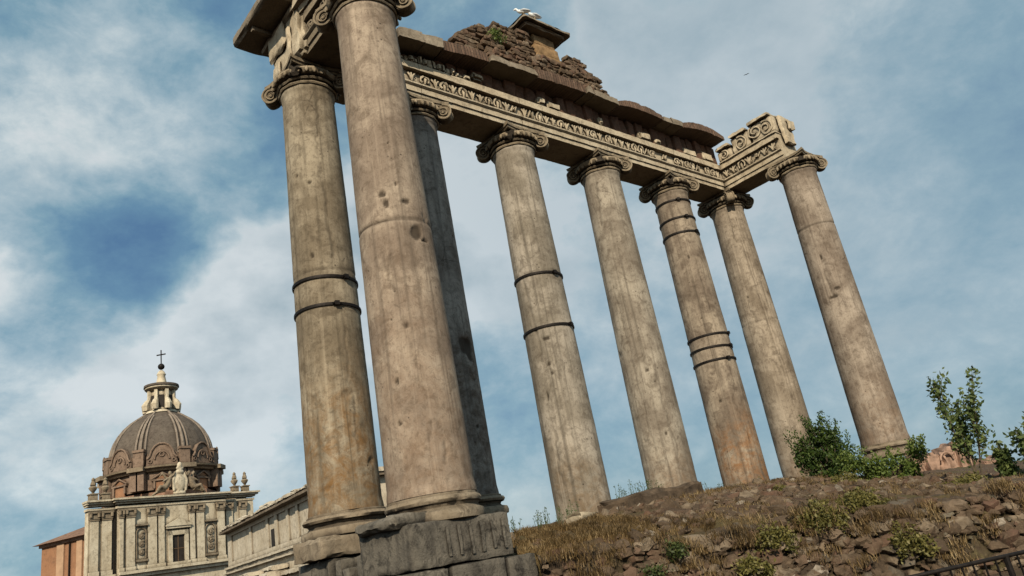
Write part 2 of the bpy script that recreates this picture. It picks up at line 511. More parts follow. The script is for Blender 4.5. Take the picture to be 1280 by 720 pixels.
def capital(parent, c, z0, seed, broken=()):
    """four-cornered Ionic capital, from z0 up to z0+.6"""
    rnd = random.Random(seed)
    mb = MB()
    rt = .60
    mb.lathe([(rt+.005, .0), (rt+.065, .015), (rt+.085, .05), (rt+.065, .085), (rt+.0, .095), (rt+.0, .12),
              (rt+.085, .13), (rt+.115, .165), (rt+.085, .20), (rt+.01, .21), (rt+.01, .235), (rt+.12, .25), (rt+.15, .275), (rt+.19, .36), (rt+.16, .42), (.50, .43)], 64,
             fn=lambda a, r, z: r + .01*noise.noise(Vector((a*3, z*9, seed))))
    for k in range(28):                        # eggs round the echinus
        a = 2*PI*k/28
        if rnd.random() < .12: continue
        M = Matrix.Rotation(a, 4, 'Z') @ Matrix.Translation((rt+.155, 0, .335)) @ Matrix.Rotation(R(-28), 4, 'Y')
        v, f = ICO
        i0 = len(mb.v)
        for p in v: mb.v.append(tuple(M @ Vector((p.x*.06, p.y*.055, p.z*.13))))
        for q in f: mb.addf(tuple(i0+x for x in q))
    # abacus with hollow sides and cut corners
    def ab(scale, z):
        pts = []
        for q in range(4):
            a0 = q*PI/2
            for i in range(9):
                t = i/8*2-1
                d = .60 + .10*t*t
                x, y = d, t*.70
                xr = x*math.cos(a0) - y*math.sin(a0); yr = x*math.sin(a0)+y*math.cos(a0)
                w = noise.noise(Vector((xr*2.3+seed, yr*2.3, z*5)))*.03
                pts.append((xr*scale*(1+w), yr*scale*(1+w), z))
        return pts
    rings = [ab(.93, .43), ab(.98, .45), ab(1.0, .50), ab(1.05, .52), ab(1.06, .60)]
    i0 = len(mb.v); m = len(rings[0])
    for r_ in rings:
        for p in r_: mb.v.append(p)
    for j in range(len(rings)-1):
        for k in range(m):
            k2 = (k+1) % m; mb.addf((i0+j*m+k, i0+j*m+k2, i0+(j+1)*m+k2, i0+(j+1)*m+k))
    mb.addf(tuple(reversed([i0+k for k in range(m)]))); mb.addf(tuple(i0+(len(rings)-1)*m+k for k in range(m)))
    # carved leaf at the middle of each side
    for q in range(4):
        Mq = Matrix.Rotation(q*PI/2, 4, 'Z') @ Matrix.Translation((.66, 0, .47))
        for u in range(5):
            an = (u-2)*.5
            mb.tube([Mq @ Vector((0, 0, -.03)), Mq @ Vector((.035, .05*math.sin(an), .05*math.cos(an))), Mq @ Vector((.02, .10*math.sin(an), .09*math.cos(an)))], [.02, .026, .012], 6)
    mb.warp(.018, 5.0, seed)
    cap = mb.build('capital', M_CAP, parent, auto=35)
    cap.location = Vector((c[0], c[1], z0)) - parent.location
    for k in range(4):
        if k in broken:
            vb = MB(); vb.rock((0,0,0), .13, .15, .14, (0,0,0), seed, .8)  # stub of the lost volute, coloured as its shaded hollow
            v = vb.build('broken_volute', M_DARKST, cap, auto=35); a = PI/4 + k*PI/2
            v.location = (.72*math.cos(a), .72*math.sin(a), .30); v.rotation_euler = (0,0,a); continue
        vb = volute_mb()
        vb.warp(.02, 4.0, seed*1.7+k)
        v = vb.build('volute', M_CAP, cap, auto=35)
        a = PI/4 + k*PI/2
        v.location = (.86*math.cos(a), .86*math.sin(a), .235)
        v.rotation_euler = (0, 0, a)
    return cap

def base(parent, B, z1, z0, rmax, seed):
    """worn Attic base between z0 and z1"""
    H = z1 - z0; mb = MB()
    r = .74
    prof = [(r+.0, 1.0), (r+.03, .97), (r+.03, .90), (lerp(r, rmax, .55), .86), (lerp(r, rmax, .72), .76), (lerp(r, rmax, .55), .66), (r+.02, .62), (r+.0, .52),
            (r+.03, .44), (lerp(r, rmax, .85), .38), (rmax, .22), (lerp(r, rmax, .9), .06), (r+.03, .0)]
    prof = [(a, b*H) for a, b in prof]; prof.reverse()
    def fn(a, rr, z):
        q = Vector((math.cos(a)*1.4+seed, math.sin(a)*1.4, z*2))
        ch = max(0, fbm(q, 1.3, 2)-.20)
        return rr - .28*ch*(rr-r+.08)/.2 + .012*noise.noise(q*6)
    mb.lathe(prof, 96, fn=fn)
    o = mb.build('base', M_TORUS, parent, auto=40)
    o.location = Vector((B[0], B[1], z0)) - parent.location
    return o

M_G = {
 'L': granite('granite_olive', (0.186,0.148,0.102), (0.347,0.290,0.211), (0.065,0.048,0.031), (.19,.10,.035), .7, 1.0),
 'N': granite('granite_pink', (0.236,0.180,0.135), (0.393,0.314,0.238), (0.100,0.069,0.046), (.20,.11,.055), .55, 2.3),
 'B': granite('granite_shaded_grey', (0.165,0.144,0.124), (0.290,0.263,0.231), (0.052,0.041,0.031), (.07,.045,.03), .6, 3.1),  # greyer and darker, the near column's shadow put into the colour
 'C3': granite('granite_beige', (0.219,0.186,0.144), (0.384,0.333,0.270), (0.086,0.067,0.049), (.16,.10,.05), .6, 4.9),
 'C4': granite('granite_sand', (0.219,0.182,0.141), (0.374,0.323,0.255), (0.091,0.067,0.047), (.18,.11,.06), .6, 5.7),
 'C5': granite('granite_ochre', (0.186,0.144,0.107), (0.347,0.282,0.211), (0.065,0.045,0.031), (.24,.115,.045), .75, 6.1),
 'C6': granite('granite_tan', (0.212,0.169,0.124), (0.374,0.309,0.237), (0.082,0.058,0.040), (.18,.10,.05), .6, 7.4),
 'R': granite('granite_buff', (0.207,0.162,0.124), (0.365,0.300,0.237), (0.082,0.057,0.040), (.18,.10,.05), .7, 8.2),
}
COLS = {
 'L': ((.029,-.023,12.7), (.044,-.035,3.0)),
 'B': ((3.04,-.002,12.7), (3.025,.01,3.0)),
 'C3': ((6.566,.022,12.7), (6.597,-.002,2.05)),
 'C4': ((10.309,-.018,12.7), (10.271,.012,2.05)),
 'C5': ((13.983,-.012,12.7), (13.947,.017,2.05)),
 'C6': ((17.528,-.023,12.7), (17.504,-.004,2.05)),
 'N': ((-.054,-3.043,12.7), (.027,-3.109,2.8)),
 'R': ((17.545,-3.149,12.7), (17.445,-3.068,2.95)),
}
LAB = {
 'N': 'thickest and nearest pinkish granite column, with dark holes and a ring crack halfway up',
 'L': 'leftmost granite column, olive tan with two dark iron bands and rusty brown foot',
 'B': 'grey shaded granite column half hidden behind the thickest pinkish column',
 'C3': 'beige column with one iron band above and one below its middle, right of the shaded one',
 'C4': 'plain sandy granite column without iron bands, fourth from the right end',
 'C5': 'brown stained column with three close iron bands low down and three at its neck',
 'C6': 'tan column with long vertical cracks, its foot behind the dark green shrub',
 'R': 'rightmost granite column, standing apart under the end of the marble return',
}
SPEC = {
 'N': dict(joints=((7.69, .022, .02),), spots=((-136,8.21,.07,.06), (-131.5,8.03,.055,.09), (-101.5,8.04,.09,.055), (-112,8.40,.03,.04), (-90,7.40,.13,.15), (-76,7.28,.10,.04), (-127,5.63,.05,.04), (-150,4.7,.03,.06), (-116,9.3,.02,.03), (-154,4.0,.04,.03)),
           cracks=((-147,7.1,-140,6.6,.02,14), (-136,7.0,-142,6.3,.03,22), (-112,3.98,-122,3.6,.02,10), (-108,3.98,-96,3.72,.02,14), (-97,3.6,-100,3.2,.02,10), (-125,5.4,-118,4.6,.012,10)), rust=(3.2, 9.0, .35)),
 'L': dict(joints=((7.98, .014, .02), (7.81, .01, .02)), spots=((-130,10.09,.05,.05), (-157,10.32,.03,.05), (-137,8.31,.04,.05)),
           cracks=((-112,7.45,-98,7.36,.02,8), (-122,7.55,-112,7.2,.012,14), (-104,10.6,-100,8.2,.03,10), (-98,12.3,-110,10.8,.02,16), (-92,7.0,-88,4.0,.02,8)), rust=(3.6, 6.6, 1.0)),
 'B': dict(joints=(), spots=((-84,6.43,.16,.22), (-73,6.3,.12,.3), (-83,4.49,.05,.06), (-70,5.6,.03,.04), (-60,9.3,.03,.04)), cracks=((-80,7.4,-76,6.6,.02,14),), rust=(6.2, 6.8, .9)),
 'C3': dict(joints=((8.72,.010,.01),), spots=((-144,6.80,.10,.04), (-149,6.1,.05,.05), (-145,5.85,.04,.05), (-166,5.3,.03,.14)),
           cracks=((-172,8.6,-158,6.0,.035,8), (-150,6.3,-166,5.2,.02,10), (-168,4.4,-150,3.0,.03,20), (-175,3.8,-163,3.0,.03,16)), rust=(3.0, 4.2, .7)),
 'C4': dict(joints=(), spots=((-137,5.99,.05,.05), (-124,5.62,.045,.04), (-129,4.11,.04,.06)), cracks=((-176,8.8,-160,3.4,.018,8), (-118,5.8,-112,3.2,.02,8), (-160,12.3,-172,10.8,.03,18)), rust=(2.9, 4.0, .6)),
 'C5': dict(joints=(), spots=((-140,10.1,.04,.07), (-158,5.09,.05,.05), (-150,7.9,.03,.03)), cracks=((-130,12.2,-124,10.6,.02,18), (-122,9.6,-118,8.1,.02,10), (-120,6.3,-112,3.2,.02,14)), rust=(3.4, 5.4, 1.0)),
 'C6': dict(joints=((8.05,.01,.02),), spots=((-165,9.0,.04,.05),), cracks=((-136,12.2,-122,5.0,.024,5), (-127,12.2,-113,5.0,.02,5), (-170,9.0,-158,8.1,.02,12), (-150,12.3,-148,11.2,.02,8)), rust=(2.9, 4.0, .5)),
 'R': dict(joints=((10.52,.02,.02),), spots=((-168,7.85,.16,.06), (-150,8.1,.1,.05), (-168,9.3,.04,.12)), cracks=((-160,3.4,-145,3.38,.02,6), (-150,10.4,-143,9.2,.02,12), (-172,8.8,-166,7.8,.03,10)), rust=(3.0, 6.0, .5)),
}
BANDS = {'L': (7.80, 7.16), 'C3': (8.66, 7.14), 'C5': (12.30, 11.62, 11.06, 7.30, 6.88, 6.44)}
col_things = {}
for i, k in enumerate(('N','L','B','C3','C4','C5','C6','R')):
    T, B = COLS[k]
    t = thing('column', LAB[k], 'column', (B[0], B[1], B[2] - (.45 if k != 'N' else .42)))
    so = shaft(t, T, B, M_G[k], seed=i*1.37, rb=.735 if k == 'N' else .715, **SPEC[k])
    for q, z in enumerate(BANDS.get(k, ())): band(t, so, T, B, z, i*2.2+q)
    capital(t, T, 12.68, i*3.1+1, broken=(2,) if k in ('L','C3','C4','C5','N','R') else ())
    base(t, B, B[2], B[2]-.45, .84 if k in 'NR' else .90, i*4.4+1)
    col_things[k] = t

# ------------------------------------------------------------------ pedestals of the two near columns
def fluted(mb, x0, x1, y, z0, z1, n):
    for i in range(n):
        xc = lerp(x0, x1, (i+.5)/n)
        mb.gbox(xc-.045, xc+.045, y-.03, y+.04, z0, z1, .1, .015, 4, .02, off=i)
pn = thing('pedestal', 'battered dark pedestal with carved upright ridges under the thickest pinkish column', 'pedestal', (0,-3.1,0))
def put(mb, name, mat, par, auto=35):
    return mb.build(name, mat, par, auto=auto)
loc = Vector((0,-3.1,0))
mb = MB()
mb.gbox(-.98, .96, -3.88+3.1, -2.3+3.1, 1.70, 2.385, .07, .012, 8.0, .014, off=1)
fluted(mb, -.42, .90, -.79, 1.80, 2.30, 6)
put(mb, 'die_block', M_PED, pn)
mb = MB(); mb.gbox(-1.12, -.35, -.62, .70, 2.36, 2.56, .07, .030, 4.5, .025, off=5)
put(mb, 'broken_plinth', M_PED, pn)
mb = MB()
mb.gbox(-1.02, -.36, -.80, .9, 1.02, 1.69, .07, .012, 8.0, .014, off=9)
mb.gbox(-.34, .72, -.82, .9, 1.0, 1.69, .07, .012, 8.0, .014, off=12)
mb.gbox(.74, 1.34, -.84, .9, 1.05, 1.67, .07, .012, 8.0, .014, off=15)
put(mb, 'lower_course', M_PED, pn)
mb = MB()
mb.gbox(-1.1, .1, -.88, .95, 0, .99, .07, .012, 8.0, .014, off=19)
mb.gbox(.13, 1.45, -.90, .95, 0, .99, .07, .012, 8.0, .014, off=22)
put(mb, 'footing', M_PED, pn)
pl = thing('pedestal', 'broken grey brown pedestal with chipped left edge under the leftmost rusty column', 'pedestal', (0,0,0))
mb = MB(); mb.gbox(-.98, .60, -.88, .25, 2.18, 2.56, .07, .030, 4.5, .025, off=31)
put(mb, 'worn_plinth', M_TORUS, pl)
mb = MB(); mb.gbox(-.80, .62, -.80, .5, 1.2, 2.17, .07, .012, 8.0, .014, off=35)
fluted(mb, -.75, .5, -.80, 1.3, 2.05, 6)
put(mb, 'die_block', M_PED, pl)
mb = MB(); mb.gbox(-.95, .7, -.95, .6, 0, 1.19, .07, .012, 8.0, .014, off=39)
put(mb, 'footing', M_PED, pl)
# low wall between the two pedestals
mb = MB()
for i in range(5):
    mb.gbox(-.75, .55, -2.25+3.1-3.1+.27*i, -2.25+.27*i+.25, 0, 1.95+.2*math.sin(i*2.1), .07, .012, 8.0, .014, off=50+i)
o = mb.build('stylobate_block', M_PED, None, auto=35)
tag(o, 'dark upright stone blocks filling the gap between the two broken pedestals', 'stone wall')

# ------------------------------------------------------------------ entablature
ENT = thing('entablature', 'carved marble beam with ruined brick arches on top, carried by all eight columns', 'entablature', (0,0,13.28))
EL = Vector((0,0,13.28))
def eput(mb, name, mat, auto=32, parent=None):
    return mb.build(name, mat, parent or ENT, auto=auto, at=None) if False else _eput(mb, name, mat, auto, parent)
def _eput(mb, name, mat, auto, parent):
    mb.v = [tuple(Vector(p) - EL) for p in mb.v]
    return mb.build(name, mat, parent or ENT, auto=auto)

def profile_block(x0, x1, yin, yout, z0, nx, M=None, seed=0, prof=None, damage=.03):
    """architrave-frieze block; inner (camera side, -y) face is moulded"""
    mb = MB()
    inner = prof or [(-.555, 0.0), (-.56, .135), (-.60, .150), (-.605, .300), (-.625, .315), (-.665, .355), (-.67, .395), (-.60, .43), (-.50, .44),
             (-.50, .83), (-.60, .84), (-.645, .85), (-.65, 1.05), (-.62, 1.07)]
    pts = [(-.52, .0)] + inner + [(-.2, 1.07), (.3, 1.07), (.62, 1.07), (.66, .84), (.58, .82), (.58, .42), (.63, .40), (.60, .16), (.56, .14), (.55, 0.0), (0, 0.0)]
    pts = [(y, z0+z) for y, z in pts]
    mb.prism(pts, x0+.006, x1-.006, nx)
    # wear: pull edges in where a low-frequency noise is high
    for i, p in enumerate(mb.v):
        q = Vector(p)
        ch = max(0, fbm(q + Vector((seed, 0, 0)), 1.6, 3) - .22)
        s = Vector((0, -q.y, (z0+.55)-q.z)).normalized()
        q2 = q + s*ch*damage*4 + nvec(q, 5, seed)*.008
        mb.v[i] = tuple(M @ q2 if M else q2)
    return mb

def relief(x0, x1, y, zc, h, M=None, seed=0, keep=.93, unit=.30):
    """carved band of palmettes: loops, stems and buds standing off the face"""
    rnd = random.Random(seed); mb = MB()
    n = max(1, int((x1-x0)/unit)); u = (x1-x0)/n
    T = (lambda p: M @ Vector(p)) if M else (lambda p: Vector(p))
    for i in range(n):
        if rnd.random() > keep: continue
        xc = x0 + (i+.5)*u
        hh = h*rnd.uniform(.70, 1.05); wr = .55+.6*noise.noise(Vector((xc*.9, seed, 3)))
        xc += rnd.uniform(-.03,.03)
        if wr < .24: continue
        typ = rnd.random()
        if typ < .36:
            pts = [T((xc + .40*u*math.cos(a), y-.02-.02*math.sin(a*2)**2, zc + hh*.48*math.sin(a))) for a in [PI*1.25 - k*PI*1.5/10 for k in range(11)]]
            mb.tube(pts, [.030]*3+[.040]*5+[.030]*3, 6)
            mb.tube([T((xc, y-.015, zc-hh*.45)), T((xc, y-.045, zc)), T((xc, y-.02, zc+hh*.25))], [.034, .052, .028], 6)
        elif typ < .5:
            mb.tube([T((xc-.4*u, y-.02, zc-hh*.3)), T((xc-.1*u, y-.04, zc+hh*.3)), T((xc+.1*u, y-.04, zc-hh*.2)), T((xc+.4*u, y-.02, zc+hh*.4))], [.03,.042,.042,.03], 6)
            mb.rock(T((xc, y-.01, zc+hh*.1)), .06, .05, .07, (0,0,0), xc*3, .9)
        else:
            for s in (-1, 0, 1):
                mb.tube([T((xc, y-.01, zc-hh*.45)), T((xc+s*.12*u, y-.035, zc+.02)), T((xc+s*.36*u, y-.03, zc+hh*(.46-.1*abs(s))))], [.028, .042, .034], 6)
            mb.torus((0,0,0), .035, .014, 12, 6, M=Matrix.Translation(T((xc+.28*u, y-.02, zc-hh*.3))) @ Matrix.Rotation(PI/2, 4, 'X'))
    # small beads along the lower edge
    m = int((x1-x0)/.085)
    for i in range(m):
        if rnd.random() < .1: continue
        c = T((x0+(i+.5)*.085, y-.03, zc-h*.5-.035))
        v, f = ICO1; i0 = len(mb.v)
        for p in v: mb.v.append(tuple(c + p*.024))
        for q in f: mb.addf(tuple(i0+w for w in q))
    mb.warp(.03, 7.0, seed)
    return mb
ICO1 = ico_data(1)

cuts = [-.42, 3.03, 6.58, 10.29, 13.97, 16.88]
for i in range(5):
    x0, x1 = cuts[i], cuts[i+1]
    rise = (.0, .0, .0, .0, .0)[i]
    mb = profile_block(x0, x1, 0, 0, 13.28+rise, int((x1-x0)/.10), seed=i*2.3, damage=.03 if i else .06)
    o = eput(mb, 'architrave_block', M_MAR)
    r_ = relief(x0+.05, x1-.05, -.515, 13.28+.64, .36, seed=i+3, keep=.95 if i in (1,2) else .85)
    eput(r_, 'carved_frieze', M_MAR, 45, o)
# rough remains of the upper frieze at the left
mb = MB()
for i in range(16):
    x = 2.3 + i*.15
    h = .12 + .22*math.sin(PI*i/15)**1.2 + .05*math.sin(i*2.7)
    mb.gbox(x, x+.16, -.66+.03*math.sin(i*1.9), -.3, 14.34, 14.36+h*.8, .06, .04, 6, .03, off=i)
eput(mb, 'broken_frieze_stone', M_MAR)

# right return (towards the camera), inner face looks to -x
MR = Matrix.Translation((17.5, 0, 0)) @ Matrix.Rotation(-PI/2, 4, 'Z')   # local x -> -y, local -y -> -x
mb = profile_block(.56, 3.15, 0, 0, 13.28, 26, M=MR, seed=21)
o = eput(mb, 'architrave_block', M_MAR)
o['label'] = 'marble return block at the right end'
r_ = relief(.62, 3.0, -.515, 13.28+.64, .36, M=MR, seed=31, keep=.95)
eput(r_, 'carved_frieze', M_MAR, 45, o)
# corner piece over the sixth column
mb = MB(); mb.gbox(16.885, 18.1, -.555, .6, 13.285, 14.33, .12, .015, 3, .02, off=61)
eput(mb, 'corner_block', M_MAR)
# scroll course on top of the return
def scroll_block(y0, y1, zt, seed, ends=1):
    mb = MB(); z0 = 14.41
    mb.gbox(16.93, 18.02, y0, y1, z0, zt-.10, .09, .02, 3.5, .03, off=seed)
    mb.gbox(16.80, 18.10, y0+.005, y1-.005, zt-.10, zt, .08, .025, 3.5, .03, off=seed+2)
    h = zt-.10-z0; L = y1-y0
    for u, sg in ((.30, 1), (.74, -1)) if L > .85 else ((.5, 1),):
        cy_ = lerp(y0, y1, u); cz_ = z0+h*(.44 if sg > 0 else .56)
        pts = []; rr = []
        for k in range(40):
            t_ = k/39; r = min(h*.40, L*.36)*(1-.8*t_); a = sg*(t_*3.3*PI)+PI*.4
            pts.append((16.93-.01-.04*t_, cy_+r*math.cos(a), cz_+r*math.sin(a))); rr.append(.034*(1-.35*t_))
        mb.tube(pts, rr, 7)
    if L > .85:
        pts = [(16.92, lerp(y0+.06, y1-.06, k/14), z0+h*(.5+.36*math.sin(-PI*.9+k/14*PI*1.8))) for k in range(15)]
        mb.tube(pts, [.03]*15, 7)
    mb.warp(.035, 5, seed)
    return mb
for i, (y0, y1, zt) in enumerate(((-1.30, -.62, 14.98), (-2.12, -1.32, 15.20), (-3.13, -2.14, 15.26))):
    eput(scroll_block(y0, y1, zt, i*2.1+1), 'scroll_course', M_MAR)
mb = MB(); mb.gbox(16.78, 18.15, -3.18, -.66, 14.335, 14.41, .1, .012, 4, .015, off=71)
eput(mb, 'crown_fillet', M_MAR)
mb = MB(); mb.gbox(17.2, 18.0, -3.30, -3.16, 13.9, 15.15, .1, .05, 4, .06, off=75)
mb.gbox(17.55, 18.05, -3.42, -3.30, 14.5, 15.0, .1, .05, 4, .06, off=78)
eput(mb, 'broken_end_stone', M_MAR)

# left return over the near column, outer face looks to -x
ML = Matrix.Translation((.22, 0, 0)) @ Matrix.Rotation(-PI/2, 4, 'Z')
mb = profile_block(.60, 3.75, 0, 0, 13.28, 30, M=ML, seed=41, damage=.08)
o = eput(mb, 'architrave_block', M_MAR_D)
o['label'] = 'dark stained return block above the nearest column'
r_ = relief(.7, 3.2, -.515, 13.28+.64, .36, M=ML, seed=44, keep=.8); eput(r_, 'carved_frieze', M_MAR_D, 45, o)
mb = MB()
mb.gbox(-.60, .7, -3.7, -.75, 14.37, 15.0, .13, .06, 2.4, .10, off=83)
eput(mb, 'upper_block', M_MAR)
mb = MB()
mb.gbox(-.52, -.10, -1.0, .62, 13.30, 14.9, .10, .06, 2.6, .10, off=91)
mb.gbox(-.62, -.50, -.3, .62, 13.9, 14.6, .08, .04, 4, .04, off=93)
mb.gbox(-.60, -.5, -.55, -.35, 13.35, 14.3, .06, .02, 5, .03, off=95); mb.gbox(-.57, -.5, .1, .55, 13.35, 13.75, .06, .02, 5, .03, off=97)
eput(mb, 'corner_frieze_stone', M_MAR)
# projecting cornice slab at the left corner with its brackets
cs = MB(); cs.gbox(-1.22, .2, -.95, 1.34, 14.70, 15.02, .09, .012, 3.2, .03, off=101)
cs.gbox(-.62, .2, -.80, 1.05, 14.50, 14.70, .09, .012, 3.2, .03, off=104)
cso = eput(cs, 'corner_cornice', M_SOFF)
br = MB()
br.gbox(-1.10, -.55, .30, .42, 14.58, 14.70, .06, .012, 5, .012, off=2)
eput(br, 'bracket', M_SOFF, 35, cso)
mb = MB(); mb.gbox(-.75, .55, -.7, .7, 15.04, 15.75, .14, .08, 2.0, .12, off=111)
eput(mb, 'upper_block', M_MAR)

# brick and rubble course under the cornice
def lipz(x):
    tb = [(-1, 14.5), (2.2, 14.62), (3.6, 14.75), (5.3, 14.93), (7.2, 14.97), (9.3, 15.08), (10.8, 15.03), (13.4, 15.10), (14.2, 15.12), (17, 15.24)]
    for (a, za), (b, zb) in zip(tb, tb[1:]):
        if a <= x <= b: return lerp(za, zb, (x-a)/(b-a))
    return tb[-1][1]
mb = MB()
for i in range(38):
    x0 = .65 + i*.43; x1 = x0+.425
    if x1 > 17.3: break
    zt = lipz((x0+x1)/2)
    mb.cur = random.random()
    mb.gbox(x0, x1, -.50+.05*math.sin(i*2.3), .45, 14.355, zt+.05, .14, .035, 3, .03, off=i*1.1)
eput(mb, 'brick_course', M_BRICKW)
for (x, z, w, h, d) in ((7.55, 14.50, .16, .14, .68), (8.1, 14.48, .28, .14, .66), (10.3, 14.6, .12, .14, .62), (12.5, 14.52, .30, .17, .66), (13.3, 14.55, .16, .12, .6), (5.1, 14.62, .2, .12, .68), (4.7, 14.45, .14, .1, .66), (15.2, 14.55, .4, .16, .58), (16.3, 14.62, .35, .2, .6)):
    mb = MB(); mb.gbox(x-w, x+w, -d, -.3, z-h, z+h, .07, .035, 4, .05, off=x)
    eput(mb, 'wall_stone', M_MAR)

# cornice: stones over the columns, brick relieving arches between them
def cornice_slab(x0, x1, yf, rise, th, mat, name, seed, wedge=0.0, amp=.02):
    n = max(6, int((x1-x0)/.09)); mb = MB()
    ny = 10
    rows = []
    for a in range(n+1):
        u = a/n; x = lerp(x0, x1, u)
        zb = lipz(x) + rise*.55*(1-(2*u-1)**2)
        zt = lipz(x) + th*.82 + rise*(1-(2*u-1)**2)
        sk = wedge*(2*u-1)
        ring = []
        for b in range(ny+1):       # bottom, back to front
            ring.append(Vector((x, lerp(.3, yf, b/ny), zb)))
        for b in range(1, 5):       # face
            w = b/4; ring.append(Vector((x + sk*w, yf + .02*w, lerp(zb, zt, w))))
        for b in range(1, ny+1):
            ring.append(Vector((x + sk, lerp(yf+.02, .3, b/ny), zt + .05*noise.noise(Vector((x*2, b*.6, seed))))))
        rows.append(ring)
    i0 = len(mb.v); m = len(rows[0])
    for r in rows:
        for p in r:
            e = fbm(p + Vector((seed, 0, 0)), 2.4, 3)
            q = p + nvec(p, 4.5, seed)*amp*.6 + nvec(p, 14, seed)*amp*.7
            if p.y < yf+.05: q.y += max(0, e-.15)*.16
            mb.v.append(tuple(q))
    for a in range(n):
        for b in range(m):
            b2 = (b+1) % m; mb.addf((i0+a*m+b, i0+(a+1)*m+b, i0+(a+1)*m+b2, i0+a*m+b2))
    mb.addf(tuple(i0+k for k in range(m))); mb.addf(tuple(reversed([i0+n*m+k for k in range(m)])))
    return eput(mb, name, mat, 40)
cornice_slab(1.0, 2.15, -1.05, .0, .34, M_SOFF, 'cornice_stone', 1, -.03)
cornice_slab(2.2, 3.0, -1.12, .0, .40, M_SOFF, 'cornice_stone', 2, -.05)
cornice_slab(3.03, 3.62, -1.10, .0, .42, M_SOFF, 'cornice_stone', 3, .04)
cornice_slab(3.66, 5.28, -1.02, .06, .38, M_BRICK, 'relieving_arch', 4)
cornice_slab(5.3, 7.12, -1.14, .0, .26, M_SOFF, 'cornice_stone', 5, -.08)
cornice_slab(7.15, 9.26, -1.06, .05, .42, M_BRICK, 'relieving_arch', 6)
cornice_slab(9.3, 9.62, -1.14, .0, .34, M_SOFF, 'cornice_stone', 7, -.10)
cornice_slab(9.65, 10.8, -1.12, .0, .28, M_SOFF, 'cornice_stone', 8, -.03)
cornice_slab(10.84, 13.18, -1.10, .20, .24, M_BRICK, 'relieving_arch', 9)
cornice_slab(13.2, 13.72, -1.10, .0, .24, M_SOFF, 'cornice_stone', 10, -.06)
cornice_slab(13.75, 14.35, -1.12, .0, .28, M_SOFF, 'cornice_stone', 11, .07)
cornice_slab(14.38, 17.0, -1.10, .22, .24, M_BRICK, 'relieving_arch', 12)

# ruined core on top
def core_mass(poly, y0, y1, seed, amp=.10, lean=.0):
    mb = MB(); n = 150; ny = 14; nz = 30
    def top(x):
        for (a, za), (b, zb) in zip(poly, poly[1:]):
            if a <= x <= b: return lerp(za, zb, (x-a)/(b-a))
        return poly[-1][1]
    xs = [lerp(poly[0][0], poly[-1][0], i/n) for i in range(n+1)]
    rows = []
    for x in xs:
        zb = lipz(x)+.1; zt = max(zb+.05, top(x) + .10*fbm((x, 0, seed), 2.6, 3))
        ring = []
        for k in range(nz+1): ring.append(Vector((x, y0 + .12*(k/nz), lerp(zb, zt, k/nz))))
        for k in range(1, ny): ring.append(Vector((x, lerp(y0+.12, y1-.1, k/ny), zt + .1*math.sin(PI*k/ny))))
        for k in range(nz+1): ring.append(Vector((x, y1-.1*(1-k/nz), lerp(zt, zb, k/nz))))
        rows.append(ring)
    m = len(rows[0]); i0 = 0
    for r in rows:
        for p in r:
            v = nvec(p, 2.6, seed)*amp + nvec(p, 8, seed)*amp*.35
            row = math.floor(p.z*5.5); cell = noise.cell(Vector((p.x*3.2 + .5*(row % 2), row, seed)))
            dvr = noise.voronoi(p*Vector((3.0,3.0,4.5)) if False else Vector((p.x*3.2, p.y*3.2, p.z*5.0)))[0]
            gap = max(0, 1 - (dvr[1]-dvr[0])/.14)
            mb.v.append(tuple(p + v*.7 + Vector((0, -(cell-.5)*amp*1.3 + gap*.05, -gap*.02))))
    for a in range(n):
        for b in range(m):
            b2 = (b+1) % m; mb.addf((a*m+b, (a+1)*m+b, (a+1)*m+b2, a*m+b2))
    mb.addf(tuple(range(m))); mb.addf(tuple(reversed([n*m+k for k in range(m)])))
    return mb
mb = core_mass([(3.75,15.1),(4.2,15.35),(4.48,15.75),(4.95,16.35),(5.57,16.85),(6.3,17.05),(6.8,17.0),(7.15,17.35),(7.5,17.25),(7.8,17.2),(7.85,15.95),(9.0,15.9),(9.25,16.85),(9.9,16.95),(10.55,16.65),(10.95,16.2),(11.35,15.4)], -.55, .65, 5)
eput(mb, 'rubble_core', M_CORE)
mb = core_mass([(5.2,15.35),(6.2,15.95),(7.6,16.2),(9.0,16.2),(10.3,15.95),(10.9,15.5)], -.82, .2, 9, .06)
eput(mb, 'mossy_ledge', M_CORE)
rnd = random.Random(17); bk = MB()
prof_ = [(3.8,15.25),(4.48,15.75),(4.95,16.3),(5.57,16.8),(6.3,16.95),(6.9,16.95),(7.5,17.2),(7.8,17.0),(7.9,16.2),(9.05,16.2),(9.25,16.85),(9.9,16.85),(10.5,16.5),(10.9,16.0),(11.2,15.5)]
z = 15.15
while z < 17.3:
    ch = rnd.uniform(.10, .17); x = 3.8 + rnd.uniform(0, .2)
    while x < 11.2:
        wd_ = rnd.uniform(.16, .36)
        if interp(prof_, x+wd_/2) > z+ch*.5 and interp(prof_, x+wd_) > z and z > lipz(x)+.1 and rnd.random() < .90:
            bk.cur = min(.86, rnd.random())
            yo = -.64 - rnd.uniform(-.03, .05) - (.16 if z < 16.1 and 5.4 < x < 10.8 else 0)
            bk.gbox(x+.003, x+wd_-.003, yo, yo+.30, z+.002, z+ch-.002, .06, .04, 6, .014, off=x*3+z)
        x += wd_
    z += ch
eput(bk, 'core_masonry', rubble_mat('core_masonry_brown', c=((.10,.066,.044),(.165,.112,.074),(.22,.165,.115),(.15,.085,.058))), 40)
mb = MB()
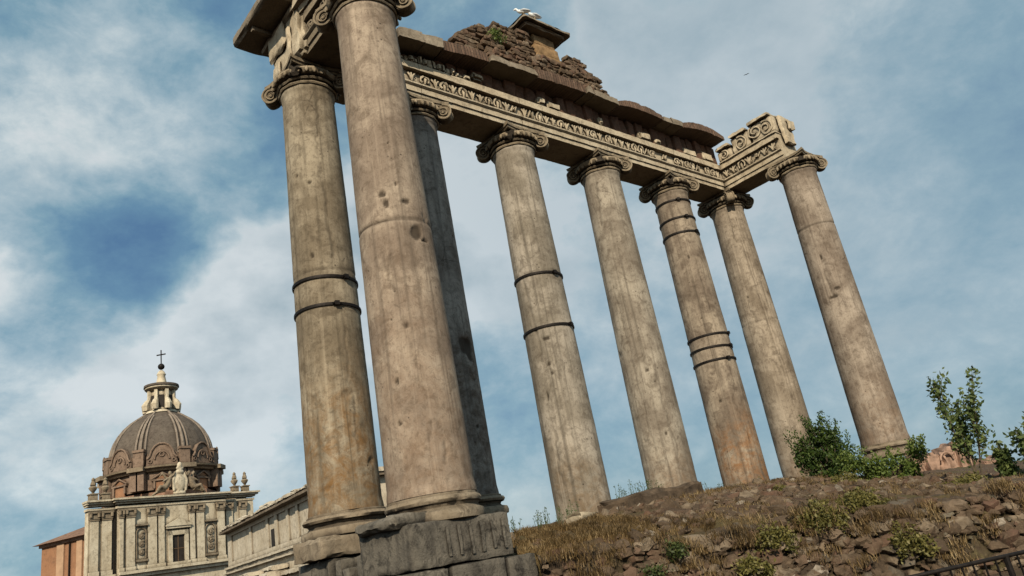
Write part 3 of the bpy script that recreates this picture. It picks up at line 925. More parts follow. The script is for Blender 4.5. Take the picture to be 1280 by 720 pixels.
# tapered pier of squared blocks
for i, (z0, z1) in enumerate(((16.0, 16.44), (16.45, 16.86), (16.87, 17.28))):
    f0 = .62 - .05*i
    mb.gbox(8.40-f0, 8.36+f0-.03*i, -.66+.03*i, .25, z0, z1, .08, .018, 3, .02, off=120+i)
eput(mb, 'brick_pier', M_PIER)
mb = MB()
mb.gbox(7.35, 9.12, -.90, .6, 17.26, 17.38, .07, .03, 3, .03, off=131)
mb.gbox(7.20, 9.28, -1.0, .7, 17.38, 17.50, .07, .035, 3, .03, off=133)
i0 = len(mb.v)                       # low sloping top of the cap, highest at its left end
nx_, ny_ = 22, 14
for a in range(nx_+1):
    for b in range(ny_+1):
        x = lerp(7.22, 9.22, a/nx_); y = lerp(-.95, .65, b/ny_)
        z = 17.51 + .34*max(0, 1-abs(x-7.62)/(.4 if x < 7.62 else 1.6))*math.sin(PI*min(1, max(0, b/ny_)))**.5 + .05*noise.noise(Vector((x*4, y*4, 1)))
        mb.v.append((x, y, z))
for a in range(nx_):
    for b in range(ny_):
        q = i0+a*(ny_+1)+b; mb.addf((q, q+ny_+1, q+ny_+2, q+1))
eput(mb, 'pier_cap', M_SOFF)

# ------------------------------------------------------------------ gulls
def gull(x, y, z, rz, label, s=1.0, flying=False):
    rings = []
    t = thing('gull', label, 'bird', (x, y, z), rz)
    mb = MB()
    if not flying:
        pts = [(-.24,0,.12),(-.17,0,.145),(-.08,0,.17),(.02,0,.185),(.10,0,.19),(.15,0,.22),(.175,0,.27),(.20,0,.30),(.235,0,.30),(.27,0,.292),(.30,0,.285)]
        rad = [.008,.03,.058,.072,.066,.048,.036,.040,.034,.012,.004]
        mb.tube([Vector(p)*s for p in pts], [r*s for r in rad], 10)
        mb.build('body', M_WHITE, t, smooth=True)
        w = MB()
        for q in (-1, 1):
            w.tube([Vector(p)*s for p in ((.08,q*.055,.20),(-.04,q*.068,.19),(-.16,q*.045,.165),(-.27,q*.02,.14))], [.025*s,.04*s,.03*s,.005*s], 8)
        w.build('wing', M_GULLGREY, t, smooth=True)
        for q in (-1, 1):
            l = MB(); l.tube([Vector(p)*s for p in ((.0,q*.025,.13),(.005,q*.025,.0),(.04,q*.025,.0))], .008*s, 6)
            l.build('leg', M_BEAK, t)
    else:
        mb.tube([(-.22,0,0),(-.1,0,.01),(.05,0,.02),(.14,0,.03),(.22,0,.02)], [.01,.05,.06,.035,.005], 8)
        mb.build('body', M_IRON, t, smooth=True)
        for q in (-1, 1):
            wm = MB(); i0 = 0
            P = [(.08,q*.03,.03),(.12,q*.25,.13),(.02,q*.55,.06),(-.04,q*.5,.06),(-.04,q*.25,.12),(-.08,q*.03,.03)]
            for p in P: wm.v.append(p)
            for p in P: wm.v.append((p[0],p[1],p[2]-.012))
            wm.addf(tuple(range(6))); wm.addf(tuple(reversed(range(6,12))))
            for k in range(6): wm.addf((k,(k+1)%6,6+(k+1)%6,6+k))
            wm.build('wing', M_IRON, t)
M_WHITE = simple('white_feather', (.82,.82,.80), .7, .04, 8)
M_GULLGREY = simple('grey_feather', (.50,.52,.54), .7, .08, 8)
M_BEAK = simple('bird_leg', (.45,.35,.2), .6, .1, 8)
gull(7.34, -.86, 17.52, 2.4, 'upper white gull perched on the peak of the stone pier cap', 1.0)
gull(7.80, -.88, 17.51, 2.9, 'lower white gull sitting right of the other on the pier cap', 1.05)
gull(112.6, 40.9, 78.5, .4, 'tiny dark bird flying in the open sky above the beam', 1.0, True)

# ------------------------------------------------------------------ terrain
TOP = [(1.5,1.88),(2.5,1.98),(3.8,2.04),(5.4,2.2),(8.0,2.28),(11.7,2.30),(13.6,2.18),(18,1.93),(24,1.85),(40,1.5),(80,1.0)]
FOOT = [(1.15,-4.35),(3.0,-5.5),(5.0,-6.75),(7.5,-8.3),(12.0,-11.3),(24.0,-19.3)]
def foot_dist(x, y):
    """signed distance behind the foot line of the masonry face, and the place along it"""
    best = None; run = 0.0
    for (a, b) in zip(FOOT, FOOT[1:]):
        dx, dy = b[0]-a[0], b[1]-a[1]; L = math.hypot(dx, dy); ux, uy = dx/L, dy/L
        s_ = (x-a[0])*ux + (y-a[1])*uy; sc2 = max(0 if a is not FOOT[0] else -9, min(L, s_))
        px, py = a[0]+ux*sc2, a[1]+uy*sc2
        d = math.hypot(x-px, y-py); sign = (x-px)*(-uy) + (y-py)*ux
        if best is None or d < best[0]: best = (d, 1 if sign >= 0 else -1, run+sc2)
        run += L
    return best[0]*best[1], best[2]
def top_h(x, y):
    t = interp(TOP, x); d = max(0.0, -2.6 - y)
    return max(t - .19*d, min(t, 1.36)) if x < 30 else t
def ground_h(x, y, rough=True):
    fd, _ = foot_dist(x, y) if -14 < y < 3 and x < 30 else (5.0 if y > -6 else -5.0, 0)
    if x < 1.25 and y > -4.6: fd = -1 if x < .9 else fd
    t = top_h(x, y)
    if y > 3.0: h = lerp(t if x > -1 else 0, -8.0, ss(3.0, 14.0, y))
    else: h = t*ss(.42, .80, fd) if x > .9 else 0.0
    if rough and h > .02 and y < 6 and -2 < x < 40:
        p = Vector((x, y, 0)); w = min(1.0, h)
        h += w*(.10*fbm(p, .9, 3) + .07*fbm(p, 3.1, 3) + .035*fbm(p, 9.0, 2))
    return h
def grid_mesh(name, xs, ys, mat, zoff=0.0):
    mb = MB(); nx = len(xs); ny = len(ys)
    for y in ys:
        for x in xs: mb.v.append((x, y, ground_h(x, y)+zoff))
    for j in range(ny-1):
        for i in range(nx-1): mb.addf((j*nx+i, j*nx+i+1, (j+1)*nx+i+1, (j+1)*nx+i))
    return mb
def axis(parts):
    out = []
    for a, b, s in parts:
        n = max(1, int(round((b-a)/s)))
        out += [a + (b-a)*i/n for i in range(n)]
    out.append(parts[-1][1]); return out
xs = axis([(-900,-60,105),(-60,-4,7),(-4,0,.4),(0,22,.075),(22,34,.3),(34,80,3),(80,900,100)])
ys = axis([(-600,-40,100),(-40,-14,4),(-14,-12,.3),(-12,-1,.075),(-1,4,.25),(4,16,1.5),(16,60,8),(60,1500,150)])
g = grid_mesh('ground', xs, ys, M_SOIL).build('ground', M_SOIL, None, smooth=True)
tag(g, kind='structure')

# masonry face of the bank: irregular rubble set in crumbling mortar
def wall_point(run):
    acc_ = 0.0
    for (a, b) in zip(FOOT, FOOT[1:]):
        L = math.hypot(b[0]-a[0], b[1]-a[1])
        if run <= acc_+L or b is FOOT[-1]:
            u = (run-acc_)/L
            return Vector((lerp(a[0], b[0], u), lerp(a[1], b[1], u), 0)), Vector(((b[1]-a[1])/L, -(b[0]-a[0])/L, 0))
        acc_ += L
def masonry_face():
    vs = []; fs = []; rn = []; dt = []
    NS_, NT_ = 850, 84; RUN = 17.0
    for a in range(NS_+1):
        run = RUN*a/NS_ - .2
        P, nn = wall_point(max(0, run))
        if run < 0: P = P + Vector((-.84*0, 0, 0))
        q0 = P - nn*.62
        H = top_h(q0.x, q0.y) + .10 + .16*fbm((run*.8, 3, 1), 1, 3)
        for b in range(NT_+1):
            w = b/NT_; z = H*w*1.0
            lean = .55*w**1.2
            if w > .86: lean += .55*((w-.86)/.14)**1.6; z = H*(.86 + (w-.86)*.8)
            base_ = P - nn*lean; base_.z = z
            p = Vector((run, 0, z))
            wp = p + nvec(p, 1.7, 2)*.16
            wp = wp + nvec(p, 6.0, 5)*.045
            big = noise.noise(Vector((run*.55+3, 1, z*.9)))
            sx_, sz_ = (3.1, 4.6) if big > .12 else ((5.2, 8.0) if big > -.18 else (8.5, 12.0))
            dv, pv = noise.voronoi(Vector((wp.x*sx_, 1.3, wp.z*sz_)))
            gap = (dv[1]-dv[0]) + .12*noise.noise(p*3.1) + .07*noise.noise(p*11)
            hsh = noise.cell(pv[0]*7.31 + Vector((.5,.5,.5)))
            edge = 1 - ss(.02, .26, gap)
            loose = ss(.22, .45, noise.noise(Vector((run*.8, 7, z*1.6))))      # zones where the facing has fallen
            out = (.13*(hsh-.40)*(1-edge) - .09*edge)*(1-.6*loose) + .16*fbm((run*.7, 0, z*.9), 1, 3) + .022*fbm(p*5, 1, 3) + .014*fbm(p*16, 1, 2)
            if hsh > .86: out -= .16*(1-edge)            # missing stones
            fade = 1 - ss(.93, 1, w)
            q = base_ + nn*(out*fade) ; q.z += .02*fbm(p*5, 1, 2)
            vs.append(tuple(q)); rn.append(min(.84, hsh) if edge < .6 and hsh < .97 else (.95 if hsh >= .97 else .1)); dt.append(max(edge*.8, .9 if hsh > .86 and hsh < .97 else 0, .5*loose))
    for a in range(NS_):
        for b in range(NT_):
            i = a*(NT_+1)+b; fs.append((i, i+NT_+1, i+NT_+2, i+1))
    me = bpy.data.meshes.new('rubble_wall'); me.from_pydata(vs, [], fs); me.materials.append(M_FACE)
    for nm, dat in (('rnd', rn), ('dirt', dt)):
        at = me.attributes.new(nm, 'FLOAT', 'POINT'); at.data.foreach_set('value', dat)
    me.polygons.foreach_set('use_smooth', [True]*len(me.polygons)); me.set_sharp_from_angle(angle=R(45))
    o = bpy.data.objects.new('rubble_wall', me); link(o); return o
def face_mat():
    t = NT('rubble_masonry'); co = t.coord('Object')
    n1 = t.noise(co, 2.6, 8, .7, .6); n2 = t.noise(co, 15, 6, .75)
    col = t.ramp(t.attr('rnd'), [(.0, (.075,.052,.036)), (.22, (.16,.112,.072)), (.42, (.115,.062,.042)), (.60, (.215,.158,.105)), (.78, (.12,.10,.078)), (.95, (.32,.27,.205))])
    col = t.mix(t.math('MULTIPLY', t.attr('dirt'), .75), col, (.040,.029,.019))
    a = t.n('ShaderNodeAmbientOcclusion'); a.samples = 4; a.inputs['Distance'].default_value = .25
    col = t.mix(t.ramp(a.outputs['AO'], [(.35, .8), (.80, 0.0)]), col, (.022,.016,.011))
    col = t.mix(t.ramp(n1, [(.38, .60), (.52, 0.0)]), col, (.055,.038,.024))
    col = t.mix(t.ramp(n2, [(.54, 0.0), (.70, .5)]), col, (.26,.19,.12))
    moss = t.math('MULTIPLY', t.ramp(t.noise(co, .8, 4, .6), [(.50, 0.0), (.62, .55)]), t.ramp(n2, [(.40, .3), (.60, 1.0)]))
    col = t.mix(moss, col, (.10,.085,.028))
    return t.done(col, t.bump(t.math('ADD', n1, t.math('MULTIPLY', n2, .6)), 1.0, .05))
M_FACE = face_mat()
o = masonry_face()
tag(o, 'long crumbling brown rubble masonry wall face along the bottom right', 'wall')

# broken bits lying on top of the bank, too many to count
stones = MB(); rnd = random.Random(3)
cx, cy = -7.145, -13.76
cnt = 0
while cnt < 3800:
    x = rnd.uniform(1.2, 19); y = rnd.uniform(-13, -2.2)
    fd, _ = foot_dist(x, y)
    if fd < .5: continue
    dx, dy = x-cx, y-cy
    an = math.degrees(math.atan2(dy, dx))
    if an < 8 or an > 56: continue
    if fbm((x*.6, y*.6, 3), 1.0, 2) < -.05 and rnd.random() < .85: continue
    if x < 4.4 and y > -4.6 and rnd.random() < .93: continue
    h = ground_h(x, y, True)
    s = rnd.choice((.03,.035,.045,.055,.07,.09,.12))*rnd.uniform(.8, 1.3)
    stones.cur = min(.86, rnd.random()) if rnd.random() > .02 else .97
    stones.rock((x, y, h - s*.30), s*rnd.uniform(.9,1.8), s*rnd.uniform(.7,1.2), s*rnd.uniform(.5,1.1), (rnd.uniform(-.5,.5), rnd.uniform(-.5,.5), rnd.uniform(0,PI)), cnt*.37, .85)
    cnt += 1
for c in range(1150):
    run = rnd.uniform(0, 16); w = rnd.random()
    P, nn = wall_point(run); q0 = P - nn*.62; H = top_h(q0.x, q0.y)
    if noise.noise(Vector((run*.7, w*2, 8))) < -.12: continue
    s = rnd.choice((.05,.06,.08,.10,.13))*rnd.uniform(.8,1.25)
    c0 = P - nn*(.50*w - .01) + nn*.16*fbm((run*.7, 0, H*w*.9), 1, 3) + Vector((0, 0, H*w*.95))
    stones.cur = min(.86, rnd.random()*1.05) if rnd.random() > .03 else .97
    stones.rock(tuple(c0), s*rnd.uniform(1.0,1.7), s*.8, s*rnd.uniform(.55,1.0), (rnd.uniform(-.3,.3), rnd.uniform(-.3,.3), math.atan2(-.54,.84)+rnd.uniform(-.3,.3)), c*.71+5, .75)
o = stones.build('rubble_stones', M_STONES, None, auto=38)
tag(o, 'brown and reddish broken stones scattered over the bank and its wall face', 'rubble', kind='stuff')

# the projecting slab of old concrete
sl = MB()
Ms = Matrix.Translation((6.75, -2.35, 2.36)) @ Matrix.Rotation(R(-3), 4, 'Y')
sl.gbox(-1.65, 1.30, -.35, .5, -.30, .14, .08, .09, 1.8, .08, M=Ms, off=3)
o = sl.build('stone_slab', simple('old_concrete', (.085,.06,.04), .95, .5, 4, 1.0), None, auto=40)
tag(o, 'long dark weathered slab jutting from the top of the rubble bank', 'stone slab')
sl = MB(); sl.gbox(3.75, 4.35, -2.7, -2.2, 2.0, 2.22, .06, .05, 3, .07, off=8)
o = sl.build('pale_block', M_MAR, None, auto=40)
tag(o, 'small pale marble block lying in dry grass left of the dark slab', 'stone block')

# ------------------------------------------------------------------ distant pink ruins right of the last column
def ruin(px, py, z0, w, d, h, seed, lab, arch=False):
    mb = MB()
    n = 5
    for i in range(n):
        u = i/(n-1)
        hh = h*(.55 + .45*math.sin(PI*(.15+.7*u)) ) * (1+.15*math.sin(seed+i*2))
        mb.gbox(lerp(-w/2, w/2, i/n), lerp(-w/2, w/2, (i+1)/n)+.03, -d/2, d/2, z0-2, z0+hh, .16, .12, 1.6, .15, off=seed+i)
    if arch:
        pts = [(-w*.16+.30*math.cos(a), -d/2-.06, z0+h*.55+.30*math.sin(a)) for a in [PI*k/8 for k in range(9)]]
        mb.tube(pts, .05, 6)
    o = mb.build('brick_ruin', M_RUIN, None, auto=40)
    o.location = (px, py, 0); o.rotation_euler = (0,0,R(-32))
    tag(o, lab, 'ruin', 'pink brick ruins right of the last column')
ruin(28.1, -.6, 1.55, 2.1, 1.2, 1.32, 2.0, 'pink brick ruin with a small arch, right of the last column', True)
ruin(26.9, .1, 1.6, .8, .8, 1.25, 5.0, 'narrow brick stub between the last column and the pink arch ruin')
ruin(29.6, -1.7, 1.2, 1.5, 1.0, .95, 7.0, 'low sloping pink wall behind the young tree')
ruin(31.6, -3.9, .6, 1.6, 1.0, 1.0, 9.0, 'pink ruin piece at the right edge behind the leafy sapling')

# ------------------------------------------------------------------ vegetation
def leaves(mb, c, n, rx, ry, rz, size, rnd, clump=18, flat=.0, up=.2, dark_low=True):
    """leaf blades in clumps through an uneven volume"""
    c = Vector(c)
    k = 0
    while k < n:
        a = rnd.uniform(0, 2*PI); zz = rnd.uniform(-1, 1)
        rr = rnd.random()**.45
        s = math.sqrt(1-zz*zz)
        d = Vector((math.cos(a)*s*rx*rr, math.sin(a)*s*ry*rr, zz*rz*rr))
        bulge = 1 + .55*noise.noise((d + c)*1.9/max(.4, rx))
        cc = c + d*bulge
        cr = rnd.uniform(.10, .22)*max(rx, .5)
        tone = rnd.uniform(-.18, .18) + (.12*(zz*rr) if dark_low else 0)
        for _ in range(clump):
            p = cc + Vector((rnd.gauss(0,1), rnd.gauss(0,1), rnd.gauss(0,1)))*cr*.6
            leaf(mb, p, size*rnd.uniform(.6, 1.3), rnd, tone, up)
            k += 1
def leaf(mb, p, s, rnd, tone=0.0, up=.2):
    d = Vector((rnd.gauss(0,1), rnd.gauss(0,1), rnd.gauss(0,1)+up*2)).normalized()
    a = d.cross(Vector((rnd.gauss(0,1), rnd.gauss(0,1), rnd.gauss(0,1)))).normalized()
    i0 = len(mb.v)
    mb.v.extend([tuple(p - d*s*.5), tuple(p + a*s*.28), tuple(p + d*s*.5), tuple(p - a*s*.28)])
    mb.cur = max(0, min(1, .5 + tone + rnd.uniform(-.25, .25)))
    mb.addf((i0, i0+1, i0+2, i0+3))

M_DARKLEAF = leafmat('dark_leaf', (.012,.028,.006), (.045,.078,.014), (.11,.15,.030))
M_MIDLEAF = leafmat('mid_leaf', (.026,.048,.009), (.10,.142,.026), (.20,.235,.055))
M_TREELEAF = leafmat('tree_leaf', (.028,.052,.016), (.10,.135,.038), (.21,.235,.075))
M_OLIVE = leafmat('olive_leaf', (.050,.050,.013), (.13,.118,.030), (.24,.20,.065))
M_DRY = leafmat('dry_grass_blade', (.080,.052,.022), (.20,.13,.055), (.36,.26,.13))
M_GREYLEAF = leafmat('dull_leaf', (.022,.034,.010), (.065,.085,.025), (.12,.14,.045))
M_BARK = simple('bark', (.085,.065,.045), .9, .3, 15, .4)

def shrub(name, label, base_, blobs, n, size, mat, seed, cat='shrub', group=None, spikes=0):
    rnd = random.Random(seed)
    t = thing(name, label, cat, base_, 0, group)
    b = Vector(base_)
    st = MB()
    for (c, r) in blobs:
        c = Vector(c) - b
        for _ in range(5):
            e = c + Vector((rnd.uniform(-.5,.5)*r[0], rnd.uniform(-.5,.5)*r[1], rnd.uniform(-.1,.7)*r[2]))
            m = e*.5 + Vector((rnd.uniform(-.1,.1), rnd.uniform(-.1,.1), 0))
            st.tube([Vector((rnd.uniform(-.1,.1), rnd.uniform(-.1,.1), -.1)), m, e], [.028, .018, .006], 5)
    st.build('stem', M_BARK, t)
    lv = MB()
    tot = sum(r[0]*r[2] for c, r in blobs)
    for (c, r) in blobs:
        leaves(lv, Vector(c)-b, int(n*r[0]*r[2]/tot), r[0], r[1], r[2], size, rnd)
        for _ in range(spikes):
            a = rnd.uniform(0, 2*PI)
            p0 = Vector(c) - b + Vector((math.cos(a)*r[0]*.7, math.sin(a)*r[1]*.7, r[2]*rnd.uniform(.1,.8)))
            dd = Vector((math.cos(a)*.35, math.sin(a)*.35, 1)).normalized()
            for q in range(26):
                leaf(lv, p0 + dd*q*.020*r[2]*2.0 + Vector((rnd.gauss(0,.04), rnd.gauss(0,.04), 0)), size*.9, rnd, .08, .6)
    lv.build('foliage', mat, t)
    return t
# dark bush in front of the sixth column, and the sprawling one below the last column
shrub('evergreen_shrub', 'tall dark green shrub growing against the foot of the vertically cracked column', (13.5,-3.1,2.05),
      [((13.46,-2.97,2.75),(.55,.55,.62)), ((13.26,-3.1,3.4),(.24,.3,.36)), ((13.85,-3.24,2.6),(.42,.45,.5)), ((13.06,-2.64,2.85),(.28,.3,.50)), ((13.62,-3.3,3.2),(.26,.3,.34)), ((13.5,-3.0,2.35),(.6,.5,.25))], 9500, .085, M_DARKLEAF, 11, spikes=10)
shrub('leafy_shrub', 'spreading mid green bush in front of the rightmost column', (12.9,-4.6,1.75),
      [((12.88,-4.67,2.06),(.50,.45,.34)), ((13.42,-5.17,2.0),(.38,.4,.36)), ((12.38,-4.36,2.32),(.36,.4,.28)), ((12.68,-4.31,1.75),(.5,.4,.26)), ((13.54,-5.48,2.40),(.22,.25,.24)), ((13.2,-4.8,1.72),(.5,.4,.28))], 9000, .08, M_MIDLEAF, 12, spikes=9)
shrub('small_shrub', 'small green plant rooted on the ruined core beside the stone pier', (6.0,-.70,15.95),
      [((6.05,-.78,16.22),(.34,.16,.24))], 900, .07, M_MIDLEAF, 13)
olive_spots = [
 ('wide yellow green bush spreading down the middle of the rubble bank', (5.65,-6.55,1.38), (.42,.34,.30), 5200),
 ('tall dry yellow bush on the bank just below the dark shrub', (10.9,-4.55,1.85), (.50,.45,.30), 3600),
 ('dark olive bush on the bank, left of the wide yellow green one', (4.75,-6.15,1.22), (.30,.26,.24), 2600),
 ('olive bush between the wide yellow green bush and the leafy green shrub', (6.9,-6.75,1.48), (.42,.34,.26), 3200),
 ('small yellowish bush at the foot of the young tree', (11.3,-7.2,1.42), (.55,.4,.20), 2600),
 ('tiny yellow green tuft below the foot of the brown banded column', (8.7,-4.3,1.98), (.22,.20,.18), 800),
 ('dry olive tangle low on the wall face, right of the wide yellow green bush', (6.6,-7.55,.75), (.34,.25,.26), 1800),
 ('low olive bush nearest the lower edge of the bank', (4.0,-6.1,.85), (.22,.18,.14), 1200),
]
for i, (lab, c, r, n) in enumerate(olive_spots):
    shrub('bank_bush', lab, (c[0], c[1], c[2]-r[2]*.7), [(c, r), ((c[0]+r[0]*.7, c[1]-.2, c[2]-.1), (r[0]*.6, r[1]*.6, r[2]*.7))], n, .065, M_OLIVE, 30+i)
shrub('bank_bush', 'small dull green plant among the stones below the dark slab', (3.2,-5.3,1.2), [((3.2,-5.35,1.30),(.20,.18,.12))], 900, .06, M_GREYLEAF, 41)
shrub('bank_bush', 'little green plant near the bottom left of the rubble', (2.7,-5.1,1.0), [((2.7,-5.2,1.05),(.18,.18,.10))], 320, .05, M_GREYLEAF, 42)

def young_tree(label, base_, H, spread, seed, n, name='young_tree'):
    rnd = random.Random(seed)
    t = thing(name, label, 'tree', base_)
    tr = MB(); lf = MB()
    def branch(p, d, L, r, lvl):
        pts = [p]; q = p.copy(); dd = d.copy(); rr = [r]
        for k in range(6):
            dd = (dd + Vector((rnd.gauss(0,.10), rnd.gauss(0,.10), .06))).normalized()
            q = q + dd*L/6; pts.append(q.copy()); rr.append(r*(1-.13*(k+1)))
            if lvl < 2 and k >= 1:
                for _ in range(2 if lvl == 0 else 1):
                    if rnd.random() < .85:
                        a = rnd.uniform(0, 2*PI)
                        nd = (dd*.75 + Vector((math.cos(a), math.sin(a), .15))*spread).normalized()
                        branch(q.copy(), nd, L*rnd.uniform(.28,.45), r*.5, lvl+1)
            if lvl >= 1 or k >= 2:
                for _ in range(n if lvl else n//2):
                    leaf(lf, q + Vector((rnd.gauss(0,.07), rnd.gauss(0,.07), rnd.gauss(0,.06))), rnd.uniform(.08,.15), rnd, .15*rnd.uniform(-1,1), .0)
        tr.tube(pts, rr, 6)
    for s in range(3):
        a = rnd.uniform(0, 2*PI)
        branch(Vector((0,0,-.1)), Vector((math.cos(a)*.22, math.sin(a)*.22, 1)).normalized(), H*rnd.uniform(.8,1.0), .028, 0)
    tr.build('trunk', M_BARK, t); lf.build('crown', M_TREELEAF, t)
young_tree('slender young tree with loose leaves, taller of the two on the right', (11.75,-7.30,1.30), 1.95, .20, 6, 2)
young_tree('leafy sapling at the right edge, shorter than the slender tree beside it', (12.05,-8.35,1.2), 1.1, .30, 23, 1)
young_tree('thin small sapling between the slender tree and the right edge', (12.3,-7.75,1.2), .75, .30, 14, 1)

# dry grass and weeds
gr = MB(); rnd = random.Random(8)
def blade(mb, p, h, w, rnd, lean=.35):
    a = rnd.uniform(0, 2*PI); d = Vector((math.cos(a), math.sin(a), 0)); s = Vector((-d.y, d.x, 0))*w
    l = rnd.uniform(0, lean)*h
    i0 = len(mb.v)
    mb.v.extend([tuple(p - s), tuple(p + s), tuple(p + d*l*.35 + Vector((0,0,h*.6)) + s*.7), tuple(p + d*l*.35 + Vector((0,0,h*.6)) - s*.7), tuple(p + d*l + Vector((0,0,h)))])
    mb.cur = max(0, min(1, .45 + .55*noise.noise(Vector((p.x*1.3, p.y*1.3, 9))) + .35*noise.noise(Vector((p.x*5, p.y*5, 4))) + rnd.uniform(-.3,.3)))
    mb.addf((i0, i0+1, i0+2, i0+3)); mb.addf((i0+3, i0+2, i0+4))
k = 0
while k < 26000:
    x = rnd.uniform(1.35, 4.4); y = rnd.uniform(-5.4, -2.0)
    if x < 1.5 and y > -4.2: pass
    if noise.noise(Vector((x*4.6, y*4.6, 2))) < -.10 or noise.noise(Vector((x*1.6, y*1.6, 2))) < -.28: continue
    h = ground_h(x, y)
    if h < .5: continue
    blade(gr, Vector((x, y, h-.02)), rnd.uniform(.04, .15)*(1+.8*noise.noise(Vector((x*3, y*3, 1)))), .006, rnd, 1.4); k += 1
k = 0
while k < 30000:
    x = rnd.uniform(3.5, 19); y = -2.5 - rnd.random()**1.2*8
    if foot_dist(x, y)[0] < .3 or noise.noise(Vector((x*.9, y*.9, 5))) < -.02 or noise.noise(Vector((x*4.2, y*4.2, 5))) < .02: continue
    h = ground_h(x, y)
    if h < .3: continue
    blade(gr, Vector((x, y, h-.02)), rnd.uniform(.04, .13)*(1+.9*noise.noise(Vector((x*3, y*3, 1)))), .006, rnd, 1.4); k += 1
k = 0
while k < 5000:
    x = rnd.uniform(8.4, 13.5); y = rnd.uniform(-2.9, -1.8)
    h = ground_h(x, y); blade(gr, Vector((x, y, h-.02)), rnd.uniform(.05, .13), .006, rnd, .8); k += 1
for c in range(300):
    run = rnd.uniform(.0, 15.5)
    P, nn = wall_point(run); w = rnd.random()**.7
    q0 = P - nn*.62; H = top_h(q0.x, q0.y)
    if noise.noise(Vector((run*.9, w*1.5, 4))) < -.15: continue
    c0 = P - nn*(.50*w - .06) + Vector((0, 0, H*w))
    for _ in range(rnd.randint(40, 110)):
        p = c0 + Vector((rnd.gauss(0,.11), rnd.gauss(0,.09), rnd.gauss(0,.035)))
        blade(gr, p, rnd.uniform(.06, .18), .006, rnd, 1.6)
o = gr.build('dry_grass', M_DRY, None)
tag(o, 'dry golden grass growing over the bank and around the pedestal', 'grass', kind='stuff')
wd = MB(); rnd = random.Random(21)
for i in range(75):
    if i < 34: x, y, H = rnd.uniform(2.3, 4.6), rnd.uniform(-2.4, -1.6), rnd.uniform(.2, .50)
    elif i < 60: x, y, H = rnd.uniform(6.2, 7.9), rnd.uniform(-1.9, -1.4), rnd.uniform(.35, .62)
    else: x, y, H = rnd.uniform(9.0, 12.0), rnd.uniform(-2.0, -1.5), rnd.uniform(.1, .28)
    z = ground_h(x, y)
    p = Vector((x, y, z)); top = p + Vector((rnd.uniform(-.08,.08), rnd.uniform(-.08,.08), H))
    wd.cur = .1; wd.tube([p, (p+top)/2 + Vector((rnd.uniform(-.02,.02),0,0)), top], [.007,.006,.004], 4)
    for q in range(int(H*40)):
        leaf(wd, p.lerp(top, rnd.uniform(.25,1)) + Vector((rnd.gauss(0,.025), rnd.gauss(0,.025), 0)), rnd.uniform(.02,.05), rnd, -.2, .5)
o = wd.build('weeds', M_TREELEAF, None)
tag(o, 'thin weed stalks standing against the sky along the crest', 'weeds', kind='stuff')

# ------------------------------------------------------------------ iron railing, bottom right
p0 = Vector((-.646,-10.857,0)); p1 = Vector((.307,-11.338,0)); dr = (p1-p0).normalized()
rl = thing('iron_railing', 'black iron railing with thin upright bars at the bottom right corner', 'railing', p0, math.atan2(dr.y, dr.x))
mb = MB(); mb.tube([(-2.4,0,1.0),(4.2,0,1.0)], .017, 10); mb.build('handrail', M_IRON, rl, smooth=True)
mb = MB(); mb.box(-2.4, 4.2, -.012, .012, .10, .13); mb.build('bottom_rail', M_IRON, rl)
bar = None
for i in range(57):
    x = -2.35 + i*.115
    if i % 14 == 0:
        mb = MB(); mb.tube([(0,0,0),(0,0,1.0)], .024, 8); mb.lathe([(.05,0),(.05,.012),(.03,.02)], 12)
        q = mb.build('post', M_IRON, rl); q.location = (x, 0, 0)
    elif bar is None:
        mb = MB(); mb.box(-.006, .006, -.006, .006, .13, .985); bar = mb.build('baluster', M_IRON, rl); bar.location = (x,0,0)
    else:
        q = bar.copy(); COL.objects.link(q); q.parent = rl; q.location = (x, 0, 0)

# ------------------------------------------------------------------ the domed church
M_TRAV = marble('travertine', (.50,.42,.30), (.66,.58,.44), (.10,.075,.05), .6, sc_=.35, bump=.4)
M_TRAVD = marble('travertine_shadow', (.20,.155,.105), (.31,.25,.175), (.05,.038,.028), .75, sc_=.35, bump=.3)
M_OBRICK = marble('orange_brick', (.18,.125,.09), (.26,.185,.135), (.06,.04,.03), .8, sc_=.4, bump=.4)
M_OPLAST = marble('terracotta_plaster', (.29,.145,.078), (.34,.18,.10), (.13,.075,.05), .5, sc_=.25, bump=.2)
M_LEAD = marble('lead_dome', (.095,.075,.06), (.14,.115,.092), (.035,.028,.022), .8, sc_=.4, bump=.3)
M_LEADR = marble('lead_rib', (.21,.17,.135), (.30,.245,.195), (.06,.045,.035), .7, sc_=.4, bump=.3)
M_TILE = simple('roof_tile', (.21,.125,.085), .9, .35, 1.2, .4)
M_GLASS = simple('dark_window', (.03,.024,.02), .7, .4, .6)
CH = thing('domed_church', 'baroque church with a ribbed lead dome, pale two storey front and cross on its lantern', 'church', (21.76,136.90,-8), R(9.38))
def tall(p, k=1.12, z0=42.9):
    return (DX+(p[0]-DX)*k, DY+(p[1]-DY)*k, z0+(p[2]-z0)*1.19)
def cput(mb, name, mat, parent=None, auto=35):
    if name in ('lantern', 'lantern_roof', 'cross'): mb.v = [tall(p, 1.0 if name == 'cross' else 1.12) for p in mb.v]
    mb.v = [(p[0], p[1], p[2]+8) for p in mb.v] if parent is None else mb.v
    return mb.build(name, mat, parent or CH, auto=auto)
mb = MB()
mb.box(.5, 5.2, 0, 1.5, -8, 21.4); mb.box(5.2, 25.2, -1.0, 2.4, -8, 21.4); mb.box(25.2, 32.2, 0, 8, -8, 21.4); mb.box(9.5, 32, 2.2, 22, -8, 22.2)
front = cput(mb, 'facade_wall', M_TRAV)
